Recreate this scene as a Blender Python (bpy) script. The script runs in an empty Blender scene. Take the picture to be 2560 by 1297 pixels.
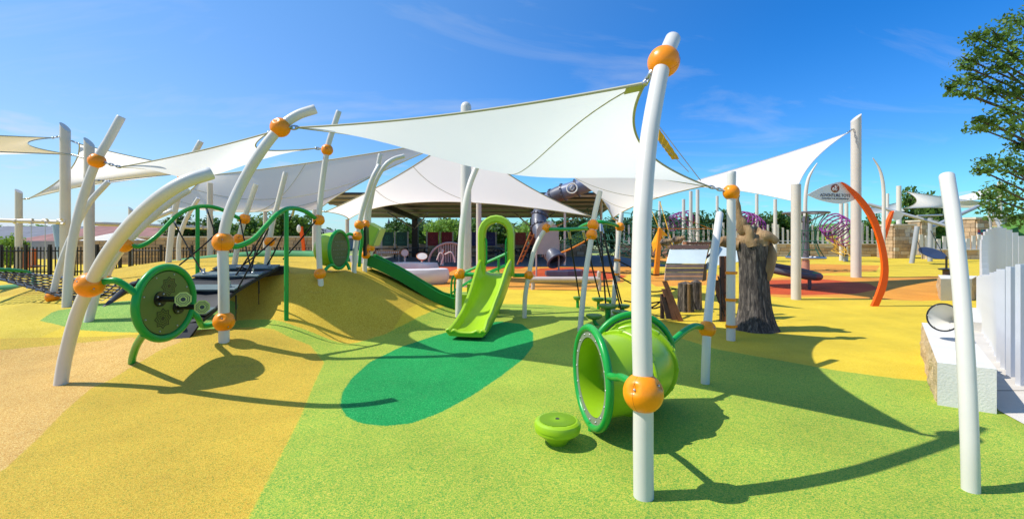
import bpy, math, random
import numpy as np
from mathutils import Vector, Matrix, noise as mnoise
random.seed(7)
sc = bpy.context.scene
COL = sc.collection
# ------------------------------------------------------------------ camera
F, CX, HY, EH = 1150.0, 1280.0, 590.0, 1.65     # focal length in photo pixels, principal column, horizon row, eye height
cam = bpy.data.cameras.new('camera'); cam_o = bpy.data.objects.new('camera', cam); COL.objects.link(cam_o)
cam.sensor_width = 36.0; cam.lens = 36.0*F/2560.0; cam.shift_y = -(648.5-HY)/2560.0
cam.clip_start = 0.05; cam.clip_end = 3000
cam_o.location = (0, 0, EH); cam_o.rotation_euler = (math.pi/2, 0, 0)
sc.camera = cam_o
# ------------------------------------------------------------------ light
SUN_DIR = Vector((0.80, 0.02, -1.0)).normalized()
sun = bpy.data.lights.new('sun', 'SUN'); sun.energy = 5.0; sun.angle = math.radians(0.53); sun.color = (1.0, 0.95, 0.86)
sun_o = bpy.data.objects.new('sun', sun); COL.objects.link(sun_o)
sun_o.rotation_euler = SUN_DIR.to_track_quat('-Z', 'Y').to_euler(); sun_o.location = (-30, 0, 40)
world = bpy.data.worlds.new('World'); sc.world = world; world.use_nodes = True
def build_world():
    nt = world.node_tree; N = nt.nodes; L = nt.links
    for n in list(N): N.remove(n)
    out = N.new('ShaderNodeOutputWorld'); bg = N.new('ShaderNodeBackground'); bg.inputs[1].default_value = 0.138
    sky = N.new('ShaderNodeTexSky'); sky.sky_type = 'NISHITA'; sky.sun_disc = False
    sky.sun_elevation = math.atan2(1, 0.80); sky.sun_rotation = math.radians(-90)
    sky.air_density = 1.0; sky.dust_density = 0.35; sky.ozone_density = 3.0; sky.altitude = 150
    hs = N.new('ShaderNodeHueSaturation'); hs.inputs['Hue'].default_value = 0.496; hs.inputs['Saturation'].default_value = 1.75; hs.inputs['Value'].default_value = 0.74
    L.new(sky.outputs[0], hs.inputs['Color'])
    tc = N.new('ShaderNodeTexCoord'); sep = N.new('ShaderNodeSeparateXYZ'); L.new(tc.outputs['Generated'], sep.inputs[0])
    def math_(op, a, b=None, clamp=False):
        m = N.new('ShaderNodeMath'); m.operation = op; m.use_clamp = clamp
        for i, x in enumerate((a, b)):
            if x is None: continue
            if isinstance(x, (int, float)): m.inputs[i].default_value = x
            else: L.new(x, m.inputs[i])
        return m.outputs[0]
    zc = math_('MAXIMUM', sep.outputs['Z'], 0.02); zc = math_('ADD', zc, 0.10)
    comb = N.new('ShaderNodeCombineXYZ')
    L.new(math_('DIVIDE', sep.outputs['X'], zc), comb.inputs[0]); L.new(math_('DIVIDE', sep.outputs['Y'], zc), comb.inputs[1])
    # thin high cirrus, streaked
    mp = N.new('ShaderNodeMapping'); mp.inputs['Rotation'].default_value = (0, 0, math.radians(-32)); mp.inputs['Scale'].default_value = (0.55, 1.1, 1)
    mp.inputs['Location'].default_value = (9.4, 3.7, 0)
    L.new(comb.outputs[0], mp.inputs[0])
    n1 = N.new('ShaderNodeTexNoise'); n1.inputs['Scale'].default_value = 1.1; n1.inputs['Detail'].default_value = 9; n1.inputs['Roughness'].default_value = 0.6; n1.inputs['Distortion'].default_value = 1.6
    L.new(mp.outputs[0], n1.inputs['Vector'])
    r1 = N.new('ShaderNodeMapRange'); r1.inputs[1].default_value = 0.52; r1.inputs[2].default_value = 0.85; r1.inputs[4].default_value = 0.30
    L.new(n1.outputs['Fac'], r1.inputs[0])
    # small fair-weather cumulus low in the sky
    n2 = N.new('ShaderNodeTexNoise'); n2.inputs['Scale'].default_value = 0.95; n2.inputs['Detail'].default_value = 7; n2.inputs['Roughness'].default_value = 0.55
    mp2 = N.new('ShaderNodeMapping'); mp2.inputs['Scale'].default_value = (1.0, 0.9, 1); mp2.inputs['Location'].default_value = (1.2, 6.3, 0); L.new(comb.outputs[0], mp2.inputs[0]); L.new(mp2.outputs[0], n2.inputs['Vector'])
    r2 = N.new('ShaderNodeMapRange'); r2.inputs[1].default_value = 0.60; r2.inputs[2].default_value = 0.70; r2.inputs[4].default_value = 0.75; L.new(n2.outputs['Fac'], r2.inputs[0])
    low = N.new('ShaderNodeMapRange'); low.inputs[1].default_value = 0.26; low.inputs[2].default_value = 0.12; L.new(sep.outputs['Z'], low.inputs[0])
    cum = math_('MULTIPLY', r2.outputs[0], low.outputs[0])
    fac = math_('MAXIMUM', r1.outputs[0], cum, True)
    # whitish haze: thicker near the horizon and round the sun
    dt = N.new('ShaderNodeVectorMath'); dt.operation = 'DOT_PRODUCT'; L.new(tc.outputs['Generated'], dt.inputs[0]); dt.inputs[1].default_value = tuple(-SUN_DIR)
    au = N.new('ShaderNodeMapRange'); au.interpolation_type = 'SMOOTHSTEP'; au.inputs[1].default_value = -0.10; au.inputs[2].default_value = 1.1; au.inputs[4].default_value = 0.46; L.new(dt.outputs['Value'], au.inputs[0])
    zpos = math_('MAXIMUM', sep.outputs['Z'], 0.0)
    hzn = math_('MULTIPLY', math_('POWER', 2.718, math_('MULTIPLY', zpos, -8.0)), math_('ADD', 0.75, au.outputs[0]))
    hf = math_('MULTIPLY', au.outputs[0], 0.75, True)
    hm2 = N.new('ShaderNodeMix'); hm2.data_type = 'RGBA'; hm2.inputs[7].default_value = (5.0, 5.6, 6.3, 1); hz2 = math_('MULTIPLY', math_('POWER', 2.718, math_('MULTIPLY', zpos, -3.0)), math_('MULTIPLY', au.outputs[0], 1.5)); L.new(math_('ADD', math_('MULTIPLY', hzn, 0.8), hz2, True), hm2.inputs[0])
    hm = N.new('ShaderNodeMix'); hm.data_type = 'RGBA'; hm.inputs[7].default_value = (2.1, 4.7, 6.4, 1); L.new(hf, hm.inputs[0])
    tint = N.new('ShaderNodeMix'); tint.data_type = 'RGBA'; tint.blend_type = 'MULTIPLY'; tint.inputs[0].default_value = 1.0; tint.inputs[7].default_value = (0.10, 1.32, 1.76, 1); L.new(hs.outputs[0], tint.inputs[6]); L.new(tint.outputs[2], hm.inputs[6])
    L.new(hm.outputs[2], hm2.inputs[6])
    mix = N.new('ShaderNodeMix'); mix.data_type = 'RGBA'; mix.inputs[7].default_value = (5.0, 5.2, 5.5, 1)
    L.new(fac, mix.inputs[0]); L.new(hm2.outputs[2], mix.inputs[6])
    L.new(mix.outputs[2], bg.inputs[0]); L.new(bg.outputs[0], out.inputs[0])
build_world()
sc.view_settings.view_transform = 'Standard'; sc.view_settings.look = 'None'
sc.view_settings.exposure = 0.12; sc.view_settings.gamma = 1.0; sc.view_settings.use_curve_mapping = False
# ------------------------------------------------------------------ helpers
def lin(r, g=None, b=None):
    if g is None: r, g, b = r
    f = lambda c: (c/255/12.92) if c/255 <= 0.04045 else ((c/255+0.055)/1.055)**2.4
    return (f(r), f(g), f(b), 1)
def V(px, py, Z): return Vector(((px-CX)/F*Z, Z, EH+(HY-py)/F*Z))
Zu = Vector((0, 0, 1))
def spline(pts, k=6):
    P = [Vector(p) for p in pts]
    if len(P) < 3: return P
    P = [2*P[0]-P[1]]+P+[2*P[-1]-P[-2]]; out = []
    for i in range(1, len(P)-2):
        a, b, c, d = P[i-1:i+3]
        for j in range(k):
            t = j/k
            out.append(0.5*((2*b)+(c-a)*t+(2*a-5*b+4*c-d)*t*t+(3*b-a-3*c+d)*t**3))
    out.append(P[-2]); return out
class M:
    def __init__(s): s.v = []; s.f = []
    def add(s, vs, fs):
        o = len(s.v); s.v += [tuple(p) for p in vs]; s.f += [tuple(i+o for i in f) for f in fs]; return s
    def tube(s, pts, r, n=12, cap=True, closed=False):
        P = [Vector(p) for p in pts]; k = len(P)
        R = r if isinstance(r, (list, tuple)) else [r]*k
        T = []
        for i in range(k):
            if closed: t = P[(i+1) % k]-P[i-1]
            else: t = P[min(i+1, k-1)]-P[max(i-1, 0)]
            T.append(t.normalized() if t.length > 1e-9 else Vector((0, 0, 1)))
        a = Vector((1, 0, 0)) if abs(T[0].x) < 0.8 else Vector((0, 1, 0))
        u = (a-T[0]*a.dot(T[0])).normalized(); vs = []
        for i in range(k):
            u = (u-T[i]*u.dot(T[i])).normalized(); w = T[i].cross(u)
            for j in range(n):
                an = 2*math.pi*j/n; vs.append(P[i]+(u*math.cos(an)+w*math.sin(an))*R[i])
        fs = []
        for i in range(k if closed else k-1):
            for j in range(n):
                a0 = i*n+j; b0 = i*n+(j+1) % n; i2 = (i+1) % k
                fs.append((a0, b0, i2*n+(j+1) % n, i2*n+j))
        if cap and not closed:
            fs.append(tuple(reversed(range(n)))); fs.append(tuple((k-1)*n+j for j in range(n)))
        return s.add(vs, fs)
    def ball(s, c, r, n=16, m=10, scl=(1, 1, 1), jit=0, seed=0):
        c = Vector(c); vs = [c+Vector((0, 0, -r*scl[2]))]; fs = []
        for i in range(1, m):
            th = math.pi*i/m
            for j in range(n):
                ph = 2*math.pi*j/n; d = Vector((math.sin(th)*math.cos(ph), math.sin(th)*math.sin(ph), -math.cos(th)))
                q = 1+(jit*mnoise.noise(d*1.7+Vector((seed, seed*.7, 0))) if jit else 0)
                vs.append(c+Vector((d.x*scl[0], d.y*scl[1], d.z*scl[2]))*r*q)
        vs.append(c+Vector((0, 0, r*scl[2]))); top = len(vs)-1
        for j in range(n):
            fs.append((0, 1+(j+1) % n, 1+j)); fs.append((top, top-n+j, top-n+(j+1) % n))
        for i in range(m-2):
            for j in range(n):
                a = 1+i*n+j; b = 1+i*n+(j+1) % n; fs.append((a, b, b+n, a+n))
        return s.add(vs, fs)
    def box(s, c, sx, sy, sz, ax=None):
        c = Vector(c); X, Y, Z = ax if ax else (Vector((1, 0, 0)), Vector((0, 1, 0)), Zu)
        vs = [c+X*(a*sx/2)+Y*(b*sy/2)+Z*(d*sz/2) for d in (-1, 1) for b in (-1, 1) for a in (-1, 1)]
        return s.add(vs, [(0, 2, 3, 1), (4, 5, 7, 6), (0, 1, 5, 4), (2, 6, 7, 3), (0, 4, 6, 2), (1, 3, 7, 5)])
    def bar(s, a, b, w, h, up=Zu):
        a = Vector(a); b = Vector(b); d = (b-a); ln = d.length; d.normalize()
        x = d.cross(up).normalized(); z = x.cross(d)
        return s.box((a+b)/2, ln, w, h, (d, x, z))
    def prism(s, poly, vec):
        P = [Vector(p) for p in poly]; n = len(P); vec = Vector(vec)
        vs = P+[p+vec for p in P]
        return s.add(vs, [tuple(reversed(range(n))), tuple(range(n, 2*n))]+[(i, (i+1) % n, n+(i+1) % n, n+i) for i in range(n)])
    def grid(s, rows, wrap=False):
        n = len(rows[0]); vs = [p for r in rows for p in r]; fs = []
        for i in range(len(rows)-1):
            for j in range(n if wrap else n-1):
                j2 = (j+1) % n; fs.append((i*n+j, i*n+j2, (i+1)*n+j2, (i+1)*n+j))
        return s.add(vs, fs)
    def lathe(s, prof, c, axis=Zu, n=24, closed=False):
        axis = Vector(axis).normalized(); c = Vector(c)
        a = Vector((1, 0, 0)) if abs(axis.x) < 0.8 else Vector((0, 1, 0)); u = (a-axis*a.dot(axis)).normalized(); w = axis.cross(u)
        rows = [[c+axis*z+(u*math.cos(2*math.pi*j/n)+w*math.sin(2*math.pi*j/n))*max(r, 1e-4) for j in range(n)] for r, z in prof]
        if closed: rows.append(rows[0])
        return s.grid(rows, True)
    def torus(s, c, normal, R, r, n=40, m=10, a0=0, a1=2*math.pi):
        normal = Vector(normal).normalized(); c = Vector(c); a = Zu if abs(normal.z) < 0.8 else Vector((1, 0, 0))
        u = (a-normal*a.dot(normal)).normalized(); w = normal.cross(u); full = a1-a0 > 6.28
        k = n if full else n+1
        return s.tube([c+(u*math.cos(a0+(a1-a0)*i/n)+w*math.sin(a0+(a1-a0)*i/n))*R for i in range(k)], r, m, True, full)
    def cat(s, o): return s.add(o.v, o.f)
OFF = {}
def props(o, label=None, cat=None, group=None, kind=None):
    if label: o['label'] = label
    if cat: o['category'] = cat
    if group: o['group'] = group
    if kind: o['kind'] = kind
    return o
def thing(name, label, cat, loc, group=None):
    o = bpy.data.objects.new(name, None); COL.objects.link(o); o.location = Vector(loc); o.empty_display_size = 0.1
    OFF[o] = Vector(loc); return props(o, label, cat, group)
TINY = {'bolt', 'lug', 'tread_rib', 'star_pattern', 'shackle', 'rope_ferrule', 'leaf', 'rope_mesh', 'ferrule', 'crown', 'emblem', 'lettering', 'rope_socket', 'anchor_chain', 'twig', 'bolt_ring', 'pebble', 'roof_tile'}
def islands(m):
    """split a mesh collector into pieces that do not touch"""
    p = list(range(len(m.v)))
    def find(a):
        while p[a] != a: p[a] = p[p[a]]; a = p[a]
        return a
    for f in m.f:
        r = find(f[0])
        for i in f[1:]:
            q = find(i)
            if q != r: p[q] = r
    g = {}
    for i in range(len(m.v)): g.setdefault(find(i), []).append(i)
    if len(g) == 1: return [m]
    boxes = [[np.array([m.v[i] for i in ids]).min(0)-0.004, np.array([m.v[i] for i in ids]).max(0)+0.004, ids] for ids in g.values()]
    ch = True
    while ch:
        ch = False; out = []
        for b in boxes:
            for o in out:
                if (b[0] <= o[1]).all() and (o[0] <= b[1]).all():
                    o[0] = np.minimum(o[0], b[0]); o[1] = np.maximum(o[1], b[1]); o[2] = o[2]+b[2]; ch = True; break
            else: out.append(b)
        boxes = out
    if len(boxes) == 1: return [m]
    own = {}
    for k, b in enumerate(boxes):
        for i in b[2]: own[i] = k
    res = [M() for _ in boxes]; mp = {}
    for i, v in enumerate(m.v):
        r = res[own[i]]; mp[i] = len(r.v); r.v.append(v)
    for f in m.f: res[own[f[0]]].f.append(tuple(mp[i] for i in f))
    return res
def done(m, name, material, parent=None, label=None, cat=None, group=None, kind=None, smooth=True, angle=38):
    if parent is not None and kind is None:
        if name in TINY: kind = 'stuff' if len(m.v) > 60 else None
        else:
            isl = islands(m)
            if len(isl) > 1: return [done1(q, name, material, parent, label, cat, group, kind, smooth, angle) for q in isl][0]
    return done1(m, name, material, parent, label, cat, group, kind, smooth, angle)
def done1(m, name, material, parent=None, label=None, cat=None, group=None, kind=None, smooth=True, angle=38):
    vs = m.v
    if parent is None:
        a = np.array(vs); o0 = Vector(((a[:, 0].min()+a[:, 0].max())/2, (a[:, 1].min()+a[:, 1].max())/2, a[:, 2].min()))
    else: o0 = OFF[parent]
    me = bpy.data.meshes.new(name); me.from_pydata([(x-o0.x, y-o0.y, z-o0.z) for x, y, z in vs], [], m.f)
    if smooth:
        me.polygons.foreach_set('use_smooth', [True]*len(me.polygons)); me.set_sharp_from_angle(angle=math.radians(angle))
    me.materials.append(material); me.update()
    ob = bpy.data.objects.new(name, me); COL.objects.link(ob)
    if parent is None: ob.location = o0
    else: ob.parent = parent
    OFF[ob] = o0
    return props(ob, label, cat, group, kind)
def inst(src, name, parent, mtx):
    """a linked copy of a mesh placed by a matrix given in world space, as a part of parent"""
    c = bpy.data.objects.new(name, src); COL.objects.link(c); c.parent = parent
    c.matrix_local = Matrix.Translation(-OFF[parent]) @ mtx; return c
def copy_tree(o, parent=None):
    c = o.copy(); COL.objects.link(c); c.parent = parent
    for ch in o.children: copy_tree(ch, c)
    return c
def frame(t, c=(0, 0, 0), s=1.0, spin=0.0):
    t = Vector(t).normalized(); q = Zu.rotation_difference(t)
    return Matrix.Translation(Vector(c)) @ q.to_matrix().to_4x4() @ Matrix.Rotation(spin, 4, 'Z') @ Matrix.Scale(s, 4)
# ------------------------------------------------------------------ materials
def mat(name, col, rough=0.5, metal=0.0, var=0.06, vscale=3.0, bump=0.0, bscale=60.0, coat=0.0, spec=0.5, grime=0.0):
    m = bpy.data.materials.new(name); m.use_nodes = True; nt = m.node_tree; N = nt.nodes; L = nt.links
    b = N['Principled BSDF']; b.inputs['Roughness'].default_value = rough; b.inputs['Metallic'].default_value = metal
    b.inputs['Coat Weight'].default_value = coat; b.inputs['Specular IOR Level'].default_value = spec
    tc = N.new('ShaderNodeTexCoord')
    n1 = N.new('ShaderNodeTexNoise'); n1.inputs['Scale'].default_value = vscale; n1.inputs['Detail'].default_value = 6; L.new(tc.outputs['Object'], n1.inputs['Vector'])
    mr = N.new('ShaderNodeMapRange'); mr.inputs[1].default_value = 0.3; mr.inputs[2].default_value = 0.7; mr.inputs[3].default_value = 1-var; mr.inputs[4].default_value = 1+var
    L.new(n1.outputs['Fac'], mr.inputs[0])
    mx = N.new('ShaderNodeVectorMath'); mx.operation = 'SCALE'; mx.inputs[0].default_value = col[:3]; L.new(mr.outputs[0], mx.inputs['Scale'])
    last = mx.outputs[0]
    if grime:
        n3 = N.new('ShaderNodeTexNoise'); n3.inputs['Scale'].default_value = vscale*4; n3.inputs['Detail'].default_value = 8; L.new(tc.outputs['Object'], n3.inputs['Vector'])
        r3 = N.new('ShaderNodeMapRange'); r3.inputs[1].default_value = 0.52; r3.inputs[2].default_value = 0.78; r3.inputs[4].default_value = grime; L.new(n3.outputs['Fac'], r3.inputs[0])
        gm = N.new('ShaderNodeMix'); gm.data_type = 'RGBA'; gm.inputs[7].default_value = (0.16, 0.13, 0.09, 1); L.new(r3.outputs[0], gm.inputs[0]); L.new(last, gm.inputs[6]); last = gm.outputs[2]
    L.new(last, b.inputs['Base Color'])
    rr = N.new('ShaderNodeMapRange'); rr.inputs[3].default_value = max(rough-0.07, 0.03); rr.inputs[4].default_value = min(rough+0.1, 1); L.new(n1.outputs['Fac'], rr.inputs[0]); L.new(rr.outputs[0], b.inputs['Roughness'])
    if bump:
        n2 = N.new('ShaderNodeTexNoise'); n2.inputs['Scale'].default_value = bscale; n2.inputs['Detail'].default_value = 5; L.new(tc.outputs['Object'], n2.inputs['Vector'])
        bp = N.new('ShaderNodeBump'); bp.inputs['Strength'].default_value = bump; bp.inputs['Distance'].default_value = 0.02; L.new(n2.outputs['Fac'], bp.inputs['Height']); L.new(bp.outputs[0], b.inputs['Normal'])
    return m
def fabric(name, col, trans, tr_amt=0.55):
    m = bpy.data.materials.new(name); m.use_nodes = True; nt = m.node_tree; N = nt.nodes; L = nt.links
    N.remove(N['Principled BSDF']); out = N['Material Output']
    d = N.new('ShaderNodeBsdfDiffuse'); d.inputs[0].default_value = col; t = N.new('ShaderNodeBsdfTranslucent'); t.inputs[0].default_value = trans
    tc = N.new('ShaderNodeTexCoord'); w = N.new('ShaderNodeTexNoise'); w.inputs['Scale'].default_value = 1.2; w.inputs['Detail'].default_value = 4; L.new(tc.outputs['Object'], w.inputs['Vector'])
    bp = N.new('ShaderNodeBump'); bp.inputs['Strength'].default_value = 0.25; bp.inputs['Distance'].default_value = 0.05; L.new(w.outputs['Fac'], bp.inputs['Height'])
    L.new(bp.outputs[0], d.inputs['Normal']); L.new(bp.outputs[0], t.inputs['Normal'])
    mx = N.new('ShaderNodeMixShader'); mx.inputs[0].default_value = tr_amt; L.new(d.outputs[0], mx.inputs[1]); L.new(t.outputs[0], mx.inputs[2]); L.new(mx.outputs[0], out.inputs[0])
    return m
WHITE = mat('white_post_paint', (0.66, 0.63, 0.57, 1), 0.36, var=0.03, coat=0.12, grime=0.06)
CREAM = mat('cream_pole_paint', (0.62, 0.57, 0.50, 1), 0.4, var=0.04, coat=0.1, grime=0.05)
ORANGE = mat('orange_ball_plastic', (0.95, 0.29, 0.004, 1), 0.34, var=0.05, vscale=6, coat=0.12, grime=0.02, spec=0.35)
SEAM = mat('dark_orange_seam', (0.30, 0.07, 0.005, 1), 0.6)
GREEN = mat('green_tube_paint', (0.008, 0.31, 0.045, 1), 0.33, var=0.06, coat=0.12, grime=0.02, spec=0.35)
DGREEN = mat('dark_green_slide_plastic', (0.008, 0.19, 0.020, 1), 0.42, var=0.06, coat=0.0, spec=0.3)
LIME = mat('lime_rotomolded_plastic', (0.30, 0.50, 0.014, 1), 0.34, var=0.06, coat=0.12, grime=0.04, spec=0.4)
PANEL = mat('olive_green_panel', (0.125, 0.175, 0.032, 1), 0.4, var=0.06)
LIME2 = mat('pale_lime_panel', (0.42, 0.55, 0.14, 1), 0.4)
BLACK = mat('black_rubber', (0.012, 0.013, 0.018, 1), 0.55, var=0.2)
BLACKP = mat('black_plastic', (0.012, 0.012, 0.013, 1), 0.3, coat=0.2)
ROPE = mat('black_rope', (0.014, 0.014, 0.015, 1), 0.85, bump=0.3, bscale=200)
STEEL = mat('galvanised_steel', (0.48, 0.49, 0.50, 1), 0.35, metal=0.9, var=0.1)
RINGP = mat('olive_grey_ring_plate', (0.20, 0.23, 0.16, 1), 0.45)
PLATE = mat('grey_blue_deck_plate', (0.10, 0.145, 0.15, 1), 0.5, var=0.1, bump=0.2, bscale=80)
SAIL = fabric('cream_shade_fabric', (0.76, 0.75, 0.70, 1), (0.92, 0.91, 0.84, 1), 0.58)
SAIL2 = fabric('beige_shade_fabric', (0.78, 0.73, 0.68, 1), (0.97, 0.90, 0.80, 1), 0.66)
SAILW = fabric('white_shade_fabric', (0.80, 0.80, 0.79, 1), (0.80, 0.80, 0.77, 1), 0.3)
HEM = mat('sail_hem', (0.40, 0.40, 0.31, 1), 0.9)
HEM2 = mat('olive_corner_patch', (0.45, 0.46, 0.24, 1), 0.9)
CONC = mat('pale_concrete', (0.62, 0.58, 0.52, 1), 0.85, var=0.07, vscale=2, bump=0.15, bscale=90, grime=0.12)
LIMEST = mat('sawn_limestone', (0.68, 0.65, 0.60, 1), 0.85, var=0.07, vscale=3, bump=0.25, bscale=50, grime=0.10)
ROUGHST = mat('rough_split_limestone', (0.55, 0.40, 0.22, 1), 0.95, var=0.28, vscale=9, bump=1.0, bscale=38)
# ------------------------------------------------------------------ ground: rubber play surface with mounds
PLATEAU = [(-9.4, 12.4), (-7.6, 11.0), (-6.0, 9.5), (-4.9, 8.7), (-4.1, 8.40), (-3.55, 8.25), (-3.30, 8.9), (-3.15, 10.0), (-3.5, 11.2), (-4.5, 12.4), (-5.5, 14.0), (-6.2, 15.6), (-8.5, 15.6), (-9.4, 14.6)]
def sdf(poly, X, Y):
    """signed distance to a polygon, negative inside"""
    X = np.asarray(X, float); Y = np.asarray(Y, float); d = np.full(X.shape, 1e9); ins = np.zeros(X.shape, bool); n = len(poly)
    for i in range(n):
        ax, ay = poly[i]; bx, by = poly[(i+1) % n]; ex, ey = bx-ax, by-ay; wx, wy = X-ax, Y-ay
        t = np.clip((wx*ex+wy*ey)/(ex*ex+ey*ey+1e-12), 0, 1); d = np.minimum(d, (wx-ex*t)**2+(wy-ey*t)**2)
        c = ((ay <= Y) & (by > Y)) | ((by <= Y) & (ay > Y)); xx = ax+(Y-ay)/(ey if abs(ey) > 1e-12 else 1e-12)*ex; ins ^= c & (X < xx)
    d = np.sqrt(d); return np.where(ins, -d, d)
def hgt(X, Y):
    X = np.asarray(X, float); Y = np.asarray(Y, float)
    d = sdf(PLATEAU, X, Y)
    # falloff width: wide to the left, about 3 m to the front and right, short at the back
    left = np.clip((-4.7-X)/4.0, 0, 1); back = np.clip((Y-15.3)/0.8, 0, 1)
    right = np.clip((X+3.7)/0.7, 0, 1)*np.clip((Y-7.7)/0.8, 0, 1)*np.clip((11.8-Y)/0.8, 0, 1)
    w = 1.55+left*4.2+right*0.65; w = w*(1-back)+1.3*back; w = np.where(Y > 11.5, np.minimum(w, 1.45+left*4.2), w)
    t = np.clip(d/w, 0, 1)
    m = 0.97*(1-t)**1.75*(1+0.9*t)
    r = np.sqrt(((X+4.25)/2.1)**2+((Y-6.45)/1.35)**2)
    m2 = 0.33*np.where(r < 1, 0.5+0.5*np.cos(np.pi*np.clip(r, 0, 1)), 0)
    return m+m2
def hz(x, y): return float(hgt(np.array([x]), np.array([y]))[0])
def G(px, py):
    ys = np.concatenate([np.arange(1.2, 16, 0.02), np.arange(16, 120, 0.1)]); xs = (px-CX)/F*ys; zs = EH+(HY-py)/F*ys
    h = hgt(xs, ys); k = np.argmax(zs <= h); y = ys[k]; return Vector((xs[k], y, h[k]))
def poly_px(pts): return [tuple(G(*p)[:2]) for p in pts]
ZONES = {
 'plateau': [(x, y) for x, y in PLATEAU],
 'mound': [(-4.6, 7.4), (-3.4, 7.1), (-2.44, 7.05), (-2.05, 7.9), (-1.9, 9.2), (-1.45, 10.6), (-1.3, 12.2), (-2, 17), (-14, 17), (-16, 12), (-10, 8.6), (-6.4, 7.9)],
 'pale': [(-18, 6.2), (-9, 6.9), (-6.9, 6.6), (-6.9, 8.0), (-8.2, 8.9), (-11, 9.6), (-18, 10)],
 'hump': [(-1.2, 0.6), (-1.54, 2.68), (-1.93, 4.2), (-2.2, 5.1), (-2.45, 6.0), (-2.9, 6.6), (-3.6, 6.95), (-4.6, 7.05), (-9, 6.4), (-9, 0.6)],
 'peach': poly_px([(-260, 893), (0, 876), (200, 858), (330, 842), (440, 845), (458, 853), (400, 876), (310, 928), (230, 968), (165, 1025), (100, 1090), (0, 1185)])+[(-4.0, 3.0), (-9, 1.5), (-12, 5.5)],
 'patch': [(-7.7, 7.75), (-6.9, 8.1), (-5.6, 8.2), (-4.7, 7.9), (-4.4, 7.2), (-5.3, 6.95), (-6.6, 7.0), (-7.5, 7.3)],
 'lime': [(-1.2, 0.6), (-1.54, 2.68), (-1.93, 4.2), (-2.2, 5.1), (-2.45, 6.0), (-2.9, 6.6), (-3.6, 6.95), (-4.6, 7.05), (-4.5, 7.45), (-3.4, 7.15), (-2.44, 7.05), (-2.05, 7.9)]
         + poly_px([(1040, 797), (1062, 786), (1089, 773), (1122, 765), (1180, 759), (1262, 760), (1354, 761), (1428, 768), (1478, 765), (1530, 785), (1600, 815), (1705, 847), (1794, 874), (1931, 898), (2097, 927), (2228, 945), (2335, 954), (2406, 969), (2489, 981), (2570, 1062), (2700, 1200)])+[(4.2, 1.2), (3, 0.6)],
 'emerald': poly_px([(850, 1015), (856, 980), (880, 945), (925, 905), (1000, 868), (1090, 838), (1180, 812), (1250, 803), (1305, 810), (1333, 832), (1333, 865), (1308, 898), (1250, 942), (1180, 990), (1100, 1032), (1030, 1058), (960, 1066), (900, 1058), (865, 1040)]),
 'orange': poly_px([(2225, 694), (2330, 690), (2480, 694), (2540, 720), (2420, 748), (2300, 752), (2190, 748), (2050, 742), (1960, 744), (1880, 735), (1860, 715), (1920, 695), (2060, 688)]),
 'red': poly_px([(1880, 712), (1930, 700), (2060, 698), (2170, 708), (2200, 722), (2140, 734), (2000, 738), (1900, 734)]),
 'orange2': poly_px([(1880, 668), (2040, 660), (2200, 664), (2190, 678), (2040, 684), (1900, 682)]),
 'orange3': poly_px([(1000, 668), (1300, 652), (1560, 660), (1640, 668), (1560, 690), (1560, 705), (1460, 726), (1290, 724), (1100, 716), (1010, 700)]),
 'red2': poly_px([(1310, 688), (1350, 671), (1430, 668), (1520, 680), (1570, 692), (1480, 704), (1360, 702)]),
 'red3': poly_px([(930, 668), (960, 660), (1130, 659), (1330, 663), (1300, 672), (1140, 673)]),
 'orange4': poly_px([(1480, 652), (1720, 626), (1900, 632), (1700, 652), (1600, 662)]),
 'orange5': poly_px([(1600, 690), (1760, 680), (1830, 694), (1800, 712), (1640, 716)]),
}
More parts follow.
